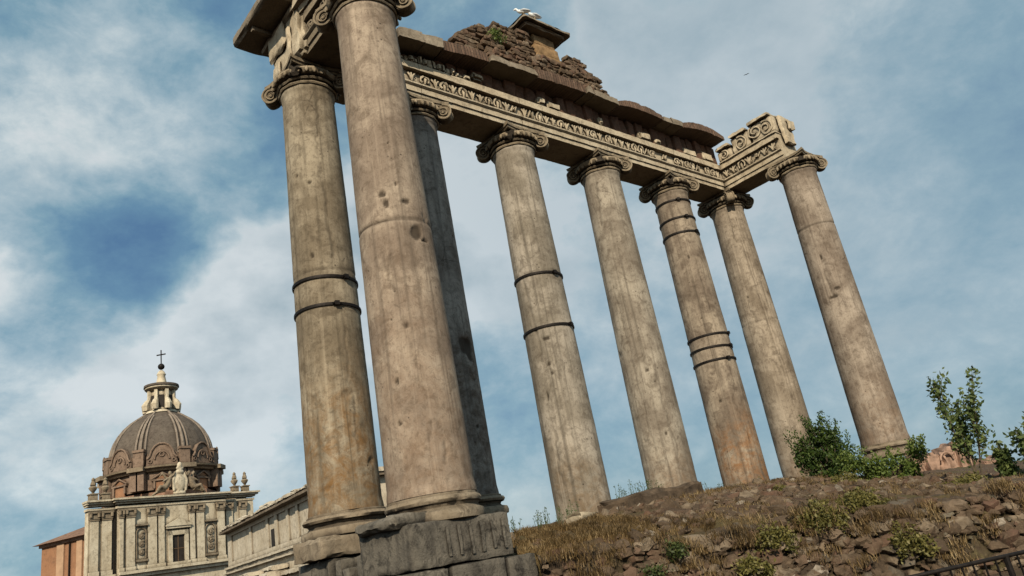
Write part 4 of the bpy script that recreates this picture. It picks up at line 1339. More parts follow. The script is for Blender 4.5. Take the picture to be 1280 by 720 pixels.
# main cornice, broken forward with the front
mb = MB()
def corn(x0, x1, y, z0, steps):
    for (dy, za, zb) in steps: mb.box(x0-dy*.4, x1+dy, y-dy, y+1.3, z0+za, z0+zb)
st = ((.15,-1.6,-1.2),(.3,-.9,-.55),(.75,-.55,-.2),(1.05,-.2,.12))
corn(.3, 5.1, 0, 22.7, st); corn(25.3, 32.3, 0, 22.7, st)
for (dy, za, zb) in st: mb.box(5.0-dy, 25.4+dy, -1.0-dy, 3, 22.7+za+.003, 22.7+zb+.003)
cput(mb, 'cornice', M_TRAV)
mb = MB(); mb.box(.2, 5.3, -.6, 0, 9.0, 10.0); mb.box(5.0, 25.4, -1.7, -1, 9.0, 10.0); mb.box(25.2, 32.4, -.6, 0, 9.0, 10.0)
mb.box(5.0, 25.4, -2.2, -1, 9.6, 10.1)
cput(mb, 'string_course', M_TRAV)
for (xa, xb, y) in ((.75,2.1,0),(2.7,4.3,0),(5.25,5.9,-1),(6.4,7.9,-1),(10.2,11.8,-1),(12.1,13.2,-1),(18.0,19.0,-1),(19.4,20.9,-1),(23.6,25.1,-1),(26.0,27.4,0),(29.0,30.4,0)):
    mb = MB()
    mb.box(xa, xb, y-.35, y, 10.0, 19.3)
    mb.box(xa-.15, xb+.15, y-.5, y, 10.0, 10.8)
    ped = cput(mb, 'pilaster', M_TRAV)
    c = MB()
    for (z0, z1, d) in ((19.3,19.6,.08),(19.6,20.2,.16),(20.2,20.55,.05),(20.55,20.9,.26)):
        c.box(xa-d, xb+d, y-.38-d, y+.02, z0+8, z1+8)
    c.lathe([(.28,0),(.28,.7)], 10, M=Matrix.Translation((xa+.02, y-.5, 27.9)) @ Matrix.Rotation(0,4,'X'))
    c.lathe([(.28,0),(.28,.7)], 10, M=Matrix.Translation((xb-.02, y-.5, 27.9)))
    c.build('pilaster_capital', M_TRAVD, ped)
# window with triangular pediment
mb = MB()
for b in ((13.9,14.65,-1.45,-1,10.3,16.3),(16.95,17.7,-1.45,-1,10.3,16.3),(13.9,17.7,-1.45,-1,15.5,16.3),(13.6,18.0,-1.6,-1,10.0,10.7)): mb.box(*b)
mb.box(13.5,18.1,-1.6,-1,16.7,17.1)
mb.prism([(0,0),(0,.45),(.0,.45)], 0, 0.01) if False else None
for s in (0,):
    pts = [(13.4,17.1),(18.2,17.1),(18.2,17.35),(15.8,18.55),(13.4,17.35)]
    i0 = len(mb.v)
    for y in (-1.75,-1.0):
        for (x, z) in pts: mb.v.append((x,y,z))
    for k in range(5): mb.addf((i0+k, i0+(k+1)%5, i0+5+(k+1)%5, i0+5+k))
    inner = [(14.3,17.35),(17.3,17.35),(15.8,18.1)]
    mb.addf(tuple(reversed([i0+k for k in range(5)]))); mb.addf(tuple(i0+5+k for k in range(5)))
win = cput(mb, 'window', M_TRAV)
mb = MB(); mb.box(14.65,16.95,-1.12,-.9,18.7,23.5); mb.build('pane', M_GLASS, win)
mb = MB(); mb.box(15.72,15.88,-1.2,-1.125,18.7,23.5); mb.box(14.65,16.95,-1.18,-1.13,21.0,21.15); mb.build('mullion', simple('wood', (.12,.075,.045)), win)
# niches with carved reliefs
for (xa, xb, zb, zt) in ((8.35,9.85,12.0,17.2),(21.3,23.1,11.6,16.9)):
    mb = MB(); xm = (xa+xb)/2; rr = (xb-xa)/2
    arc = [(xm+rr*1.15*math.cos(a), zt-rr+rr*1.15*math.sin(a)) for a in [PI*k/12 for k in range(13)]]
    mb.tube([(xb+.05,-1.1,zb)] + [(x,-1.1,z) for x, z in arc] + [(xa-.05,-1.1,zb)] + [(xb+.05,-1.1,zb)], .16, 6)
    mb.box(xa-.3, xb+.3, -1.5, -1, zb-.5, zb-.1); mb.box(xa-.3, xb+.3, -1.6, -1, zt+.5, zt+.8)
    for z in (zb+1.1, zb+2.5, zb+3.9):
        mb.torus((0,0,0), rr*.48, .14, 16, 6, M=Matrix.Translation((xm,-1.12,z)) @ Matrix.Rotation(PI/2,4,'X'))
        mb.rock((xm,-1.15,z), .25,.2,.3,(0,0,0),z)
        mb.rock((xm+.3,-1.1,z+.6), .2,.15,.2,(0,0,0),z+1)
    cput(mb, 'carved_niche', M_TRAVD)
# vertical drain pipe
mb = MB(); mb.tube([(4.75,-.25,8),(4.75,-.25,21)], .16, 8); cput(mb, 'drainpipe', M_IRON)
# low roofs behind the cornice
mb = MB()
mb.prism([(2.6,22.8),(14,25.2),(14,22.8)], 18, 31.5); mb.prism([(2.6,22.8),(14,24.6),(14,22.8)], 9.5, 17.9)
cput(mb, 'roof', M_TILE)
# flaming urns
for x in (1.3, 3.35, 28.4, 30.7):
    mb = MB()
    mb.box(x-.62, x+.62, -.3, .9, 22.82, 23.9); mb.box(x-.75, x+.75, -.45, 1.05, 23.9, 24.1)
    mb.lathe([(.25,24.1),(.2,24.35),(.55,24.8),(.68,25.15),(.5,25.4),(.35,25.5),(.48,25.65),(.42,26.0),(.25,26.4),(.32,26.6),(.1,26.95)], 14, c=(x,.3), fn=lambda a, r, z: r*(1+.12*math.sin(a*5+z*3)))
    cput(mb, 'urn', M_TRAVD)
# dome: octagonal drum, attic, ribs
DX, DY = 20.55, 15.2
def oct_ring(r, z, n=8, a0=PI/8): return [(DX + r*math.cos(a0+2*PI*k/n), DY + r*math.sin(a0+2*PI*k/n), z) for k in range(n)]
mb = MB(); mb.lathe([(11.2,22.0),(11.2,24.4),(11.0,24.8)], 8, c=(DX,DY), a0=PI/8, a1=PI/8+2*PI); cput(mb, 'drum_base', M_TILE)
FA = -115   # the drum face turned to the visitor, in degrees of the church frame
mb = MB(); mb.lathe([(10.6,25.2),(10.6,28.75)], 48, c=(DX,DY)); drum = cput(mb, 'drum', M_OBRICK)
mb = MB(); mb.lathe([(10.7,28.6),(11.3,28.75),(11.5,29.05),(12.1,29.35),(12.2,29.65),(10.6,29.95)], 48, c=(DX,DY)); 
for k in range(8):
    a = R(FA + 22.5 + 45*k); M = Matrix.Translation((DX,DY,0)) @ Matrix.Rotation(a,4,'Z')
    mb.box(11.0, 12.7, -1.55, 1.55, 28.85, 29.7, M=M)
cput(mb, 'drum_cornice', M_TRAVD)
mb = MB(); mb.lathe([(10.3,29.85),(10.25,32.45)], 48, c=(DX,DY)); cput(mb, 'attic', M_OBRICK)
for k in range(8):
    a = R(FA + 22.5 + 45*k); M = Matrix.Translation((DX,DY,0)) @ Matrix.Rotation(a,4,'Z')
    mb = MB()
    mb.box(10.2, 11.9, -1.35, -.15, 25.2, 28.85, M=M); mb.box(10.2, 11.9, .15, 1.35, 25.2, 28.85, M=M)
    mb.box(10.0, 11.2, -1.0, 1.0, 29.7, 33.05, M=M); mb.box(9.9, 11.4, -1.15, 1.15, 32.85, 33.35, M=M)
    cput(mb, 'buttress', M_OBRICK)
    # pedimented window of the drum
    a = R(FA + 45*k); M = Matrix.Translation((DX,DY,0)) @ Matrix.Rotation(a,4,'Z')
    mb = MB()
    mb.box(10.4, 11.0, -1.6, -1.25, 25.4, 27.05, M=M); mb.box(10.4, 11.0, 1.25, 1.6, 25.4, 27.05, M=M); mb.box(10.4, 11.05, -1.9, 1.9, 26.85, 27.15, M=M)
    for s in (-1, 1):
        mb.tube([M @ Vector((10.9, s*1.95, 27.2)), M @ Vector((10.95, 0, 28.35))], .17, 6)
    dw = cput(mb, 'drum_window', M_OBRICK)
    mb = MB(); mb.box(10.45, 10.72, -1.2, 1.2, 32.35, 36.0, M=M); mb.build('pane', M_OPLAST, dw)
    # scrolled gable of the attic
    mb = MB(); i0 = 0
    out = [(-2.9,29.85),(-2.7,31.25),(-2.2,31.85),(-1.9,32.85),(-1.3,33.75),(-.5,34.2),(.5,34.2),(1.3,33.75),(1.9,32.85),(2.2,31.85),(2.7,31.25),(2.9,29.85)]
    m = len(out)
    for x in (9.5, 10.75):
        for (y, z) in out: mb.v.append(tuple(M @ Vector((x, y, z))))
    for q in range(m): mb.addf((q, (q+1)%m, m+(q+1)%m, m+q))
    mb.addf(tuple(range(m))); mb.addf(tuple(reversed(range(m, 2*m))))
    mb.tube([M @ Vector((10.85, y*1.0, z)) for y, z in out[1:-1]], .2, 6)
    mb.tube([M @ Vector((10.85, 1.35*math.cos(t), 31.05+1.6*math.sin(t))) for t in [PI*q/10 for q in range(11)]], .16, 6)
    mb.torus((0,0,0), .42, .14, 14, 6, M=M @ Matrix.Translation((10.85,0,32.05)) @ Matrix.Rotation(PI/2,4,'Y'))
    for s in (-1, 1):
        mb.torus((0,0,0), .32, .12, 12, 6, M=M @ Matrix.Translation((10.85,s*2.15,30.75)) @ Matrix.Rotation(PI/2,4,'Y'))
    cput(mb, 'attic_gable', M_OBRICK)
prof = [(10.25,32.2),(10.15,33.5),(9.85,34.9),(9.35,36.3),(8.6,37.7),(7.55,39.1),(6.2,40.4),(4.8,41.4),(3.5,42.3),(2.8,42.9)]
mb = MB(); mb.lathe(prof, 96, c=(DX,DY), fn=lambda a, r, z: r*(1+.008*math.sin(a*64)))
dome = cput(mb, 'dome', M_LEAD)
mb = MB()
for k in range(8):
    for off in (-5.2, 0, 5.2):
        a = R(FA + 22.5 + 45*k + off)
        pts = [(DX + (r+.05)*math.cos(a), DY + (r+.05)*math.sin(a), z) for (r, z) in prof]
        if off: pts = pts[:-2]
        mb.tube(pts, [.46 - .02*q if off == 0 else .27 for q in range(len(pts))], 6)
cput(mb, 'dome_ribs', M_LEADR)
# lantern
mb = MB()
mb.lathe([(3.1,42.6),(3.0,43.0),(2.3,43.2)], 24, c=(DX,DY))
mb.lathe([(2.2,43.0),(2.0,46.9)], 16, c=(DX,DY))
for k in range(8):
    a = R(FA + 22.5 + 45*k); M = Matrix.Translation((DX,DY,0)) @ Matrix.Rotation(a,4,'Z')
    mb.box(1.8, 2.6, -.3, .3, 43.0, 46.9, M=M)
    mb.tube([M @ Vector(p) for p in ((3.0,0,43.2),(3.1,0,44.0),(2.75,0,44.7),(2.4,0,45.2),(2.35,0,46.2))], [.62,.70,.52,.36,.26], 8)
mb.lathe([(1.9,46.8),(2.6,47.0),(3.0,47.3),(3.0,47.6),(2.3,47.9),(1.6,48.1),(1.0,48.5),(.85,49.1),(.7,49.9),(.85,50.2),(.6,50.7),(.3,51.0)], 24, c=(DX,DY))
lan = cput(mb, 'lantern', M_TRAV)
mb = MB()
for k in range(8):
    a = R(FA + 45*k); M = Matrix.Translation((DX,DY,8)) @ Matrix.Rotation(a,4,'Z')
    mb.box(1.95, 2.2, -.4, .4, 43.6, 45.9, M=M)
mb.v = [tall(p, 1.12, 50.9) for p in mb.v]
mb.build('opening', M_GLASS, lan)
mb = MB(); mb.lathe([(2.4,47.95),(3.15,48.0),(3.2,47.62),(2.2,47.5)], 24, c=(DX,DY), cap=False); cput(mb, 'lantern_roof', M_LEAD)
mb = MB(); v, f = ICO
for p in v: mb.v.append((DX+p.x*.72, DY+p.y*.72, 51.75+p.z*.62))
for q in f: mb.addf(q)
mb.tube([(DX,DY,52.3),(DX,DY,55.0)], .13, 8)
dx_, dy_ = math.cos(R(38-9)), math.sin(R(38-9))
dx_, dy_ = math.cos(R(-52)), math.sin(R(-52))
mb.tube([(DX-1.0*dx_,DY-1.0*dy_,54.1),(DX+1.0*dx_,DY+1.0*dy_,54.1)], .13, 8)
cput(mb, 'cross', M_IRON)
# coat of arms with two reclining angels on the cornice
def lump(name, chains, blobs, mat, voxel=.14):
    mb = MB()
    for pts, rr in chains: mb.tube(pts, rr, 8)
    for (c, s) in blobs:
        i0 = len(mb.v); v, f = ICO
        for p in v: mb.v.append((c[0]+p.x*s[0], c[1]+p.y*s[1], c[2]+p.z*s[2]))
        for q in f: mb.addf(tuple(i0+w for w in q))
    o = cput(mb, name, mat)
    r = o.modifiers.new('remesh', 'REMESH'); r.mode = 'VOXEL'; r.voxel_size = voxel; r.use_smooth_shade = True
    return o
SX = 16.3
lump('shield', [([(SX-1.1,-1.2,23.6),(SX-1.35,-1.2,25.6),(SX-.9,-1.2,27.0)],[.25,.3,.25]), ([(SX+1.1,-1.2,23.6),(SX+1.35,-1.2,25.6),(SX+.9,-1.2,27.0)],[.25,.3,.25]),
      ([(SX-.7,-1.3,28.0),(SX,-1.3,27.6),(SX+.7,-1.3,28.0)],[.2,.3,.2])],
     [((SX,-1.2,25.2),(1.15,.4,1.9)), ((SX,-1.2,27.2),(.85,.45,.5)), ((SX,-1.2,28.4),(.5,.45,.75)), ((SX,-1.0,23.2),(1.3,.5,.5))], M_TRAV)
for s in (-1, 1):
    lump('angel', [([(SX+s*1.9,-1.1,26.2),(SX+s*2.3,-1.1,25.2),(SX+s*2.9,-1.1,24.2)],[.35,.62,.6]),           # torso
         ([(SX+s*2.9,-1.2,24.2),(SX+s*3.9,-1.6,24.5),(SX+s*4.7,-1.5,23.3)],[.5,.36,.2]), ([(SX+s*2.8,-1.0,24.0),(SX+s*4.0,-1.0,23.7),(SX+s*5.2,-1.1,23.0)],[.5,.36,.2]),
         ([(SX+s*1.9,-1.2,26.2),(SX+s*1.3,-1.5,26.6),(SX+s*1.0,-1.4,27.3)],[.24,.2,.14]), ([(SX+s*2.1,-1.2,26.1),(SX+s*2.9,-1.5,25.7),(SX+s*3.5,-1.6,25.3)],[.24,.2,.14]),
         ([(SX+s*2.3,-.8,26.0),(SX+s*3.1,-.6,27.2),(SX+s*3.6,-.5,26.4)],[.2,.32,.1])],
        [((SX+s*1.85,-1.15,27.0),(.36,.36,.45))], M_TRAVD)

# ------------------------------------------------------------------ terracotta building left of the church
ax, ay, bx, by = 17.2, 153.3, 23.8, 141.0
L_ = math.hypot(bx-ax, by-ay)
OB = thing('plastered_building', 'terracotta plastered building with low hipped tile roof at the left edge of the church', 'building', (ax, ay, -8), math.atan2(by-ay, bx-ax))
mb = MB(); mb.box(0.5, L_, .5, 14, 0, 25.6); mb.build('wall', M_OPLAST, OB)
mb = MB()
mb.box(.2, L_+.3, .1, 14.4, 25.2, 25.75)
i0 = len(mb.v)
for p in ((-.6,-.7,25.75),(L_+.6,-.7,25.75),(L_+.6,15,25.75),(-.6,15,25.75),(4.5,6.5,28.4),(L_-3,6.5,28.4)): mb.v.append(p)
for f in ((0,1,5,4),(1,2,5),(2,3,4,5),(3,0,4),(3,2,1,0)): mb.addf(tuple(i0+k for k in f))
mb.build('roof', M_TILE, OB)
mb = MB(); mb.box(4.6, 6.4, .3, .5, 6, 25.2); mb.box(9.6, 11.0, .3, .5, 6, 25.2); mb.build('pilaster_strip', simple('pale_plaster', (.42,.27,.17), .9, .15, .6), OB)
mb = MB(); mb.tube([(7.9,.3,6),(7.9,.3,25)], .14, 8); mb.build('drainpipe', M_IRON, OB)
mb = MB()
mb.tube([(1.5,.4,15),(1.5,.4,18.6)] + [(2.5-1.0*math.cos(a),.4,18.6+1.0*math.sin(a)) for a in [PI*k/10 for k in range(1,10)]] + [(3.5,.4,18.6),(3.5,.4,15)], .28, 6)
w = mb.build('window', M_TRAV, OB)
mb = MB(); mb.box(1.75,3.25,.42,.52,15,18.7); mb.build('pane', M_GLASS, w)

# ------------------------------------------------------------------ triumphal arch (its attic shows left of the columns)
TA = thing('triumphal_arch', 'pale marble triumphal arch attic with slanting broken cornice and a narrow slot window', 'arch', (26.39,81.26,-8), R(-96.64))
def tput(mb, name, mat=None, par=None, auto=35):
    if par is None: mb.v = [(p[0],p[1],p[2]+8) for p in mb.v]
    return mb.build(name, mat or M_ARCH, par or TA, auto=auto)
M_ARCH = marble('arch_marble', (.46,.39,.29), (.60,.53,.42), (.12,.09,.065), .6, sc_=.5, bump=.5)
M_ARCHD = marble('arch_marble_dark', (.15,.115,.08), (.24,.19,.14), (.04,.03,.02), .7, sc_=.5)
LX = 38.6
mb = MB()
# attic wall with sunk panels: back plane plus raised borders
mb.box(.3, LX, .22, 14.0, 4.0, 9.9)
slot = (18.45, 19.15)
mb.box(.1, LX+.15, .04, .5, 5.9, 6.35); mb.box(.1, LX+.15, .04, .5, 9.3, 9.9)
for (a, b) in ((.1,2.0),(10.2,11.0),(16.9,17.7),(20.0,21.0),(24.0,24.7),(27.0,27.7),(33.0,33.8),(37.2,LX+.15)): mb.box(a, b, .06, .5, 6.35, 9.3)
pass
att = tput(mb, 'attic_wall')
mb = MB(); mb.box(slot[0]-.25, slot[1]+.25, .19, .218, 6.35+8, 8.1+8); mb.build('slot_window', M_GLASS, att)
# end face pilasters
mb = MB()
for y in (.0, 1.8, 12.6): mb.box(LX+.0, LX+.3, y+.05, y+.9, 5.9, 9.6)
mb.box(LX, LX+.25, .1, 14.2, 5.4, 5.9)
tput(mb, 'end_pilaster')
# moulding below the panels and the stepped lower wall
mb = MB(); mb.gbox(-.3, LX+.4, -.35, .5, 5.55, 5.85, .4, .03, 1, .03, off=1); mb.gbox(-.5, LX+.6, -.6, .5, 5.0, 5.2, .4, .05, 1, .04, off=2)
mb.box(-.2, LX+.2, -.1, .6, 3.6, 5.54)
tput(mb, 'base_moulding')
mb = MB()
mb.box(-.6, LX+.7, -.3, 14.3, -8, 3.6)
tput(mb, 'lower_wall')
mb = MB()
for (a, b) in ((1.5, 4.5), (13.5, 16.2), (21.5, 24.6), (34.0, 37.0)):
    mb.gbox(a, b, -2.2, 0, 3.4, 3.9, .3, .06, 1.2, .06, off=a); mb.gbox(a+.2, b-.2, -1.7, 0, 2.4, 3.4, .3, .04, 1.2, .05, off=a+1)
    mb.gbox(a-.1, b+.1, -1.9, 0, 4.0, 4.4, .3, .08, 1.2, .1, off=a+2)
mb.gbox(4.4, 13.6, -1.0, 0, 3.35, 3.75, .3, .05, 1.2, .05, off=40); mb.gbox(16.1, 21.6, -1.0, 0, 3.35, 3.75, .3, .05, 1.2, .05, off=41); mb.gbox(24.5, 34.1, -1.0, 0, 3.35, 3.75, .3, .05, 1.2, .05, off=42)
tput(mb, 'lower_cornice')
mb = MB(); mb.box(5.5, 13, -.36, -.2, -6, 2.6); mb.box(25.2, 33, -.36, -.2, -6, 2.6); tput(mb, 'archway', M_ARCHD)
# cornice: underside course, coloured dark as its shadow line, and a broken coping
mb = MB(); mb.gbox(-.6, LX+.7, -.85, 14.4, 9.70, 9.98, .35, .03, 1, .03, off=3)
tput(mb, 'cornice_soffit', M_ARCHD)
mb = MB(); x = -.8; i = 0; rnd = random.Random(4)
while x < LX+.8:
    w = rnd.uniform(1.4, 4.0); x2 = min(x+w, LX+.9)
    mb.gbox(x, x2-.06, -.95-rnd.uniform(-.12,.12), 6, 9.98+rnd.uniform(0,.05), 10.28+rnd.uniform(-.02,.10), .28, .08, 1.4, .10, off=i*3.1)
    if rnd.random() < .65: mb.gbox(x+.2, x2-.3, -.5, 5, 10.25, 10.5+rnd.uniform(0,.3), .28, .09, 1.4, .14, off=i*2.7+50)
    x = x2; i += 1
y = 6.0
while y < 14:
    mb.gbox(LX-1.5, LX+.85, y, y+1.9, 9.98, 10.35, .28, .08, 1.3, .1, off=y); y += 2
# gabled remnant near the back corner
for k in range(4): mb.gbox(LX-1.0, LX+.7, 6.5+.5*k, 12.5-.6*k, 10.3+.33*k, 10.62+.33*k, .28, .07, 1.3, .08, off=90+k)
tput(mb, 'broken_coping')

# ------------------------------------------------------------------ light
SUN_EL, SUN_AZ = 35.0, 224.0       # azimuth of the sun seen from the scene, counter-clockwise from +x
sd = Vector((math.cos(R(SUN_EL))*math.cos(R(SUN_AZ)), math.cos(R(SUN_EL))*math.sin(R(SUN_AZ)), math.sin(R(SUN_EL))))
L = bpy.data.lights.new('sun', 'SUN'); L.energy = 5.0; L.angle = R(.6); L.color = (1.0, .88, .69)
lo = bpy.data.objects.new('sun', L); link(lo); lo.rotation_euler = (-sd).to_track_quat('-Z', 'Y').to_euler()

w = bpy.data.worlds.new('World'); sc.world = w; w.use_nodes = True
nt = w.node_tree; nt.nodes.clear()
def N(k, **kw):
    q = nt.nodes.new(k)
    for a, v in kw.items(): setattr(q, a, v)
    return q
out = N('ShaderNodeOutputWorld'); bg = N('ShaderNodeBackground'); nt.links.new(bg.outputs[0], out.inputs[0])
sky = N('ShaderNodeTexSky', sky_type='NISHITA'); sky.sun_disc = False
sky.sun_elevation = R(SUN_EL); sky.sun_rotation = R(90 - SUN_AZ); sky.air_density = 1.0; sky.dust_density = .6
tc = N('ShaderNodeTexCoord')
def mth(op, a, b=None, c=None, clamp=False):
    q = N('ShaderNodeMath', operation=op); q.use_clamp = clamp
    for i, v in enumerate((a, b, c)):
        if v is None: continue
        if isinstance(v, (int, float)): q.inputs[i].default_value = v
        else: nt.links.new(v, q.inputs[i])
    return q.outputs[0]
def nz(vec, scale, det, rough, dist=0.0, col=False):
    q = N('ShaderNodeTexNoise'); q.inputs['Scale'].default_value = scale; q.inputs['Detail'].default_value = det
    q.inputs['Roughness'].default_value = rough; q.inputs['Distortion'].default_value = dist
    nt.links.new(vec, q.inputs['Vector']); return q.outputs['Color' if col else 'Fac']
def vm(op, a, b):
    q = N('ShaderNodeVectorMath', operation=op)
    for i, v in enumerate((a, b)):
        if v is None: continue
        if isinstance(v, tuple): q.inputs[i].default_value = v
        else: nt.links.new(v, q.inputs[i])
    return q
D = tc.outputs['Generated']
wc = nz(D, 3.2, 5, .62, 0, True)
wv = vm('SUBTRACT', wc, (.5,.5,.5)).outputs[0]
sc1 = N('ShaderNodeVectorMath', operation='SCALE'); nt.links.new(wv, sc1.inputs[0]); sc1.inputs['Scale'].default_value = .22
DW = vm('ADD', D, sc1.outputs[0]).outputs[0]
BLOBS = [((0.3313, 0.8548, 0.3995), 0.0489, 0.65), ((0.2933, 0.8952, 0.3355), 0.076, 0.65), ((0.2451, 0.9247, 0.2912), 0.0651, 0.364), ((0.4368, 0.7947, 0.4215), 0.0651, 0.65), ((0.4743, 0.8198, 0.321), 0.076, 0.39), ((0.5776, 0.6686, 0.4682), 0.076, 0.65), ((0.5274, 0.7433, 0.4116), 0.076, 0.39), ((0.6014, 0.7078, 0.3705), 0.0869, 0.39), ((0.3722, 0.9132, 0.1656), 0.0543, 0.52), ((0.424, 0.8712, 0.2475), 0.0869, 0.12), ((0.472, 0.7377, 0.4827), 0.0434, 0.325), ((0.1325, 0.7758, 0.6169), 0.076, 0.12), ((0.218, 0.7822, 0.5836), 0.0651, 0.14), ((0.1154, 0.8426, 0.5261), 0.0651, 0.2), ((0.2536, 0.8142, 0.5223), 0.0434, 0.05), ((0.1012, 0.9163, 0.3875), 0.0489, 0.585), ((0.2947, 0.759, 0.5806), 0.0326, 0.15), ((0.1828, 0.8153, 0.5494), 0.0977, 0.1), ((0.313, 0.6939, 0.6485), 0.0651, -0.236), ((0.358, 0.7728, 0.524), 0.0434, -0.24), ((0.3076, 0.8209, 0.4811), 0.0489, -0.1), ((0.2439, 0.8831, 0.4008), 0.0543, -0.31), ((0.173, 0.915, 0.3645), 0.0651, -0.26), ((0.4133, 0.7213, 0.5558), 0.0489, -0.279), ((0.501, 0.5682, 0.6528), 0.076, -0.236), ((0.247, 0.7234, 0.6447), 0.0434, -0.12), ((0.1501, 0.8891, 0.4325), 0.0651, -0.22), ((0.1941, 0.8617, 0.4689), 0.0434, -0.25), ((0.1428, 0.9551, 0.2595), 0.0977, 0.14), ((0.1488, 0.9737, 0.1723), 0.0651, 0.2), ((0.177, 0.9607, 0.2137), 0.0434, -0.12), ((0.1218, 0.9836, 0.1328), 0.0543, -0.05), ((0.3006, 0.9276, 0.2217), 0.0651, 0.2), ((0.3344, 0.9095, 0.2472), 0.0326, -0.22), ((0.737, 0.4176, 0.5314), 0.0977, 0.39), ((0.7896, 0.3244, 0.5209), 0.0869, 0.39), ((0.7887, 0.4183, 0.4504), 0.0869, 0.338), ((0.6314, 0.4695, 0.6171), 0.0326, 0.39), ((0.5676, 0.5251, 0.6341), 0.0434, -0.2), ((0.6756, 0.4596, 0.5765), 0.0434, 0.12), ((0.9266, 0.2663, 0.2654), 0.1194, 0.12), ((0.8907, 0.3167, 0.3262), 0.0977, 0.14), ((0.8987, 0.4145, 0.1433), 0.1303, -0.06), ((0.6766, 0.6981, 0.2342), 0.0977, 0.02), ((0.6989, 0.6251, 0.3475), 0.0869, 0.15), ((0.9133, 0.182, 0.3645), 0.0977, -0.14), ((0.7699, 0.5495, 0.3244), 0.1303, 0.06), ((0.8748, 0.1514, 0.4601), 0.0869, -0.04), ((0.3032, 0.7554, 0.5809), 0.0597, -0.22), ((0.135, 0.9267, 0.3507), 0.0434, -0.15), ((0.2517, 0.7401, 0.6237), 0.0543, -0.12), ((0.2719, 0.8483, 0.4544), 0.0434, -0.12), ((0.2121, 0.8992, 0.3827), 0.0434, -0.15), ((0.8855, 0.2171, 0.4109), 0.0977, -0.08)]
acc = None
for (c, sg, wgt) in BLOBS:
    dd = vm('DISTANCE', DW, c).outputs['Value']
    e = mth('EXPONENT', mth('MULTIPLY', mth('MULTIPLY', dd, dd), -1/(2*sg*sg)))
    acc = mth('MULTIPLY_ADD', e, wgt, acc if acc is not None else .0)
# streaky cloud texture
mp = N('ShaderNodeMapping'); mp.inputs['Scale'].default_value = (1.0, 1.0, 1.45); mp.inputs['Rotation'].default_value = (.35, -.25, .6)
nt.links.new(D, mp.inputs[0])
n1 = nz(mp.outputs[0], 3.6, 9, .56, .3)
n2 = nz(mp.outputs[0], 11.0, 8, .64, .25)
n3 = nz(mp.outputs[0], 26.0, 7, .66, .2)
dens = mth('ADD', acc, mth('ADD', mth('MULTIPLY', mth('SUBTRACT', n1, .5), 1.25), mth('MULTIPLY', mth('SUBTRACT', n2, .5), .80)))
dens = mth('ADD', dens, mth('MULTIPLY', mth('SUBTRACT', n3, .5), .35))
dens = mth('ADD', dens, .56)
rp = N('ShaderNodeValToRGB'); nt.links.new(dens, rp.inputs[0])
stops = [(0.0, (.060,.165,.330)), (.28, (.115,.26,.40)), (.50, (.23,.395,.49)), (.72, (.44,.57,.63)), (.92, (.70,.78,.79)), (1.0, (.80,.845,.845))]
while len(rp.color_ramp.elements) < len(stops): rp.color_ramp.elements.new(.5)
for e, (p, c) in zip(rp.color_ramp.elements, stops): e.position = p; e.color = (*c, 1)
# clear-air part comes from the physical sky
skm = N('ShaderNodeMix', data_type='RGBA', blend_type='MIX'); skm.inputs[0].default_value = .82
sk = N('ShaderNodeVectorMath', operation='SCALE'); nt.links.new(sky.outputs[0], sk.inputs[0]); sk.inputs['Scale'].default_value = .09
nt.links.new(sk.outputs[0], skm.inputs[6]); nt.links.new(rp.outputs[0], skm.inputs[7])
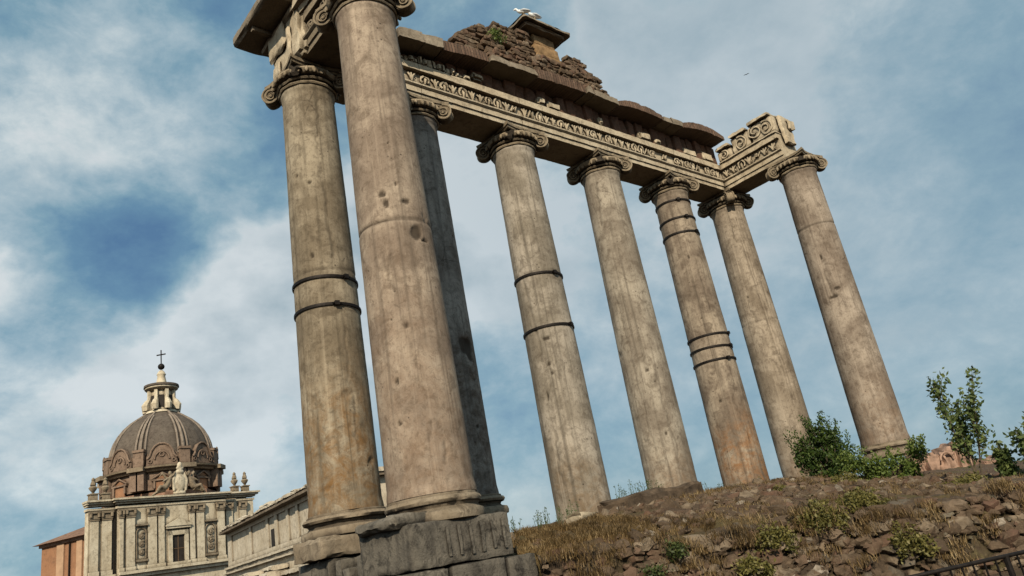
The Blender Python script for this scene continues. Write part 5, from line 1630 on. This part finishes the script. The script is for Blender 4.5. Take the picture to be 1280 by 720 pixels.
# grey veil towards the right-hand part of the sky
# shaded undersides inside the thick cloud
nsh = N('ShaderNodeTexNoise'); nsh.inputs['Scale'].default_value = 5.5; nsh.inputs['Detail'].default_value = 7; nsh.inputs['Roughness'].default_value = .55
nt.links.new(vm('ADD', mp.outputs[0], (.0, .0, .13)).outputs[0], nsh.inputs['Vector'])
r2 = N('ShaderNodeValToRGB'); nt.links.new(nsh.outputs['Fac'], r2.inputs[0]); r2.color_ramp.elements[0].position = .46; r2.color_ramp.elements[0].color = (0,0,0,1); r2.color_ramp.elements[1].position = .68; r2.color_ramp.elements[1].color = (1,1,1,1)
shf = mth('MULTIPLY', mth('MULTIPLY', r2.outputs[0], mth('SUBTRACT', dens, .45, None, True)), .9, None, True)
shm = N('ShaderNodeMix', data_type='RGBA', blend_type='MIX'); nt.links.new(shf, shm.inputs[0]); nt.links.new(skm.outputs[2], shm.inputs[6]); shm.inputs[7].default_value = (.33,.43,.49,1)
vd = vm('DISTANCE', DW, (0.8907, 0.3167, 0.3262)).outputs['Value']
vf = mth('MULTIPLY', mth('EXPONENT', mth('MULTIPLY', mth('MULTIPLY', vd, vd), -1/(2*.50*.50))), .55)
ve = N('ShaderNodeMix', data_type='RGBA', blend_type='MIX'); nt.links.new(vf, ve.inputs[0]); nt.links.new(shm.outputs[2], ve.inputs[6])
ve.inputs[7].default_value = (.27,.385,.465,1)
nt.links.new(ve.outputs[2], bg.inputs[0]); bg.inputs[1].default_value = 1.0

# ------------------------------------------------------------------ camera
cam = bpy.data.cameras.new('camera'); co = bpy.data.objects.new('camera', cam); link(co)
fw = Vector((0.6384677603892654, 0.6936463640205861, 0.3334870921408144)); rt = Vector((0.7643120091412478, -0.6223665626691584, -0.16878096561474537)); up = Vector((-0.09047691211565986, -0.36264939452920236, 0.9275232315266384))
M = Matrix((( rt.x, up.x, -fw.x), (rt.y, up.y, -fw.y), (rt.z, up.z, -fw.z)))
co.matrix_world = Matrix.Translation((-7.145427228869195, -13.76234223222685, 1.72)) @ M.to_4x4()
cam.sensor_width = 36; cam.lens = 921/1280*36; cam.clip_end = 5000; cam.clip_start = .05
sc.camera = co
sc.view_settings.view_transform = 'Standard'; sc.view_settings.look = 'None'; sc.view_settings.exposure = 0; sc.view_settings.gamma = 1
sc.cycles.max_bounces = 5; sc.cycles.diffuse_bounces = 3; sc.cycles.use_denoising = True
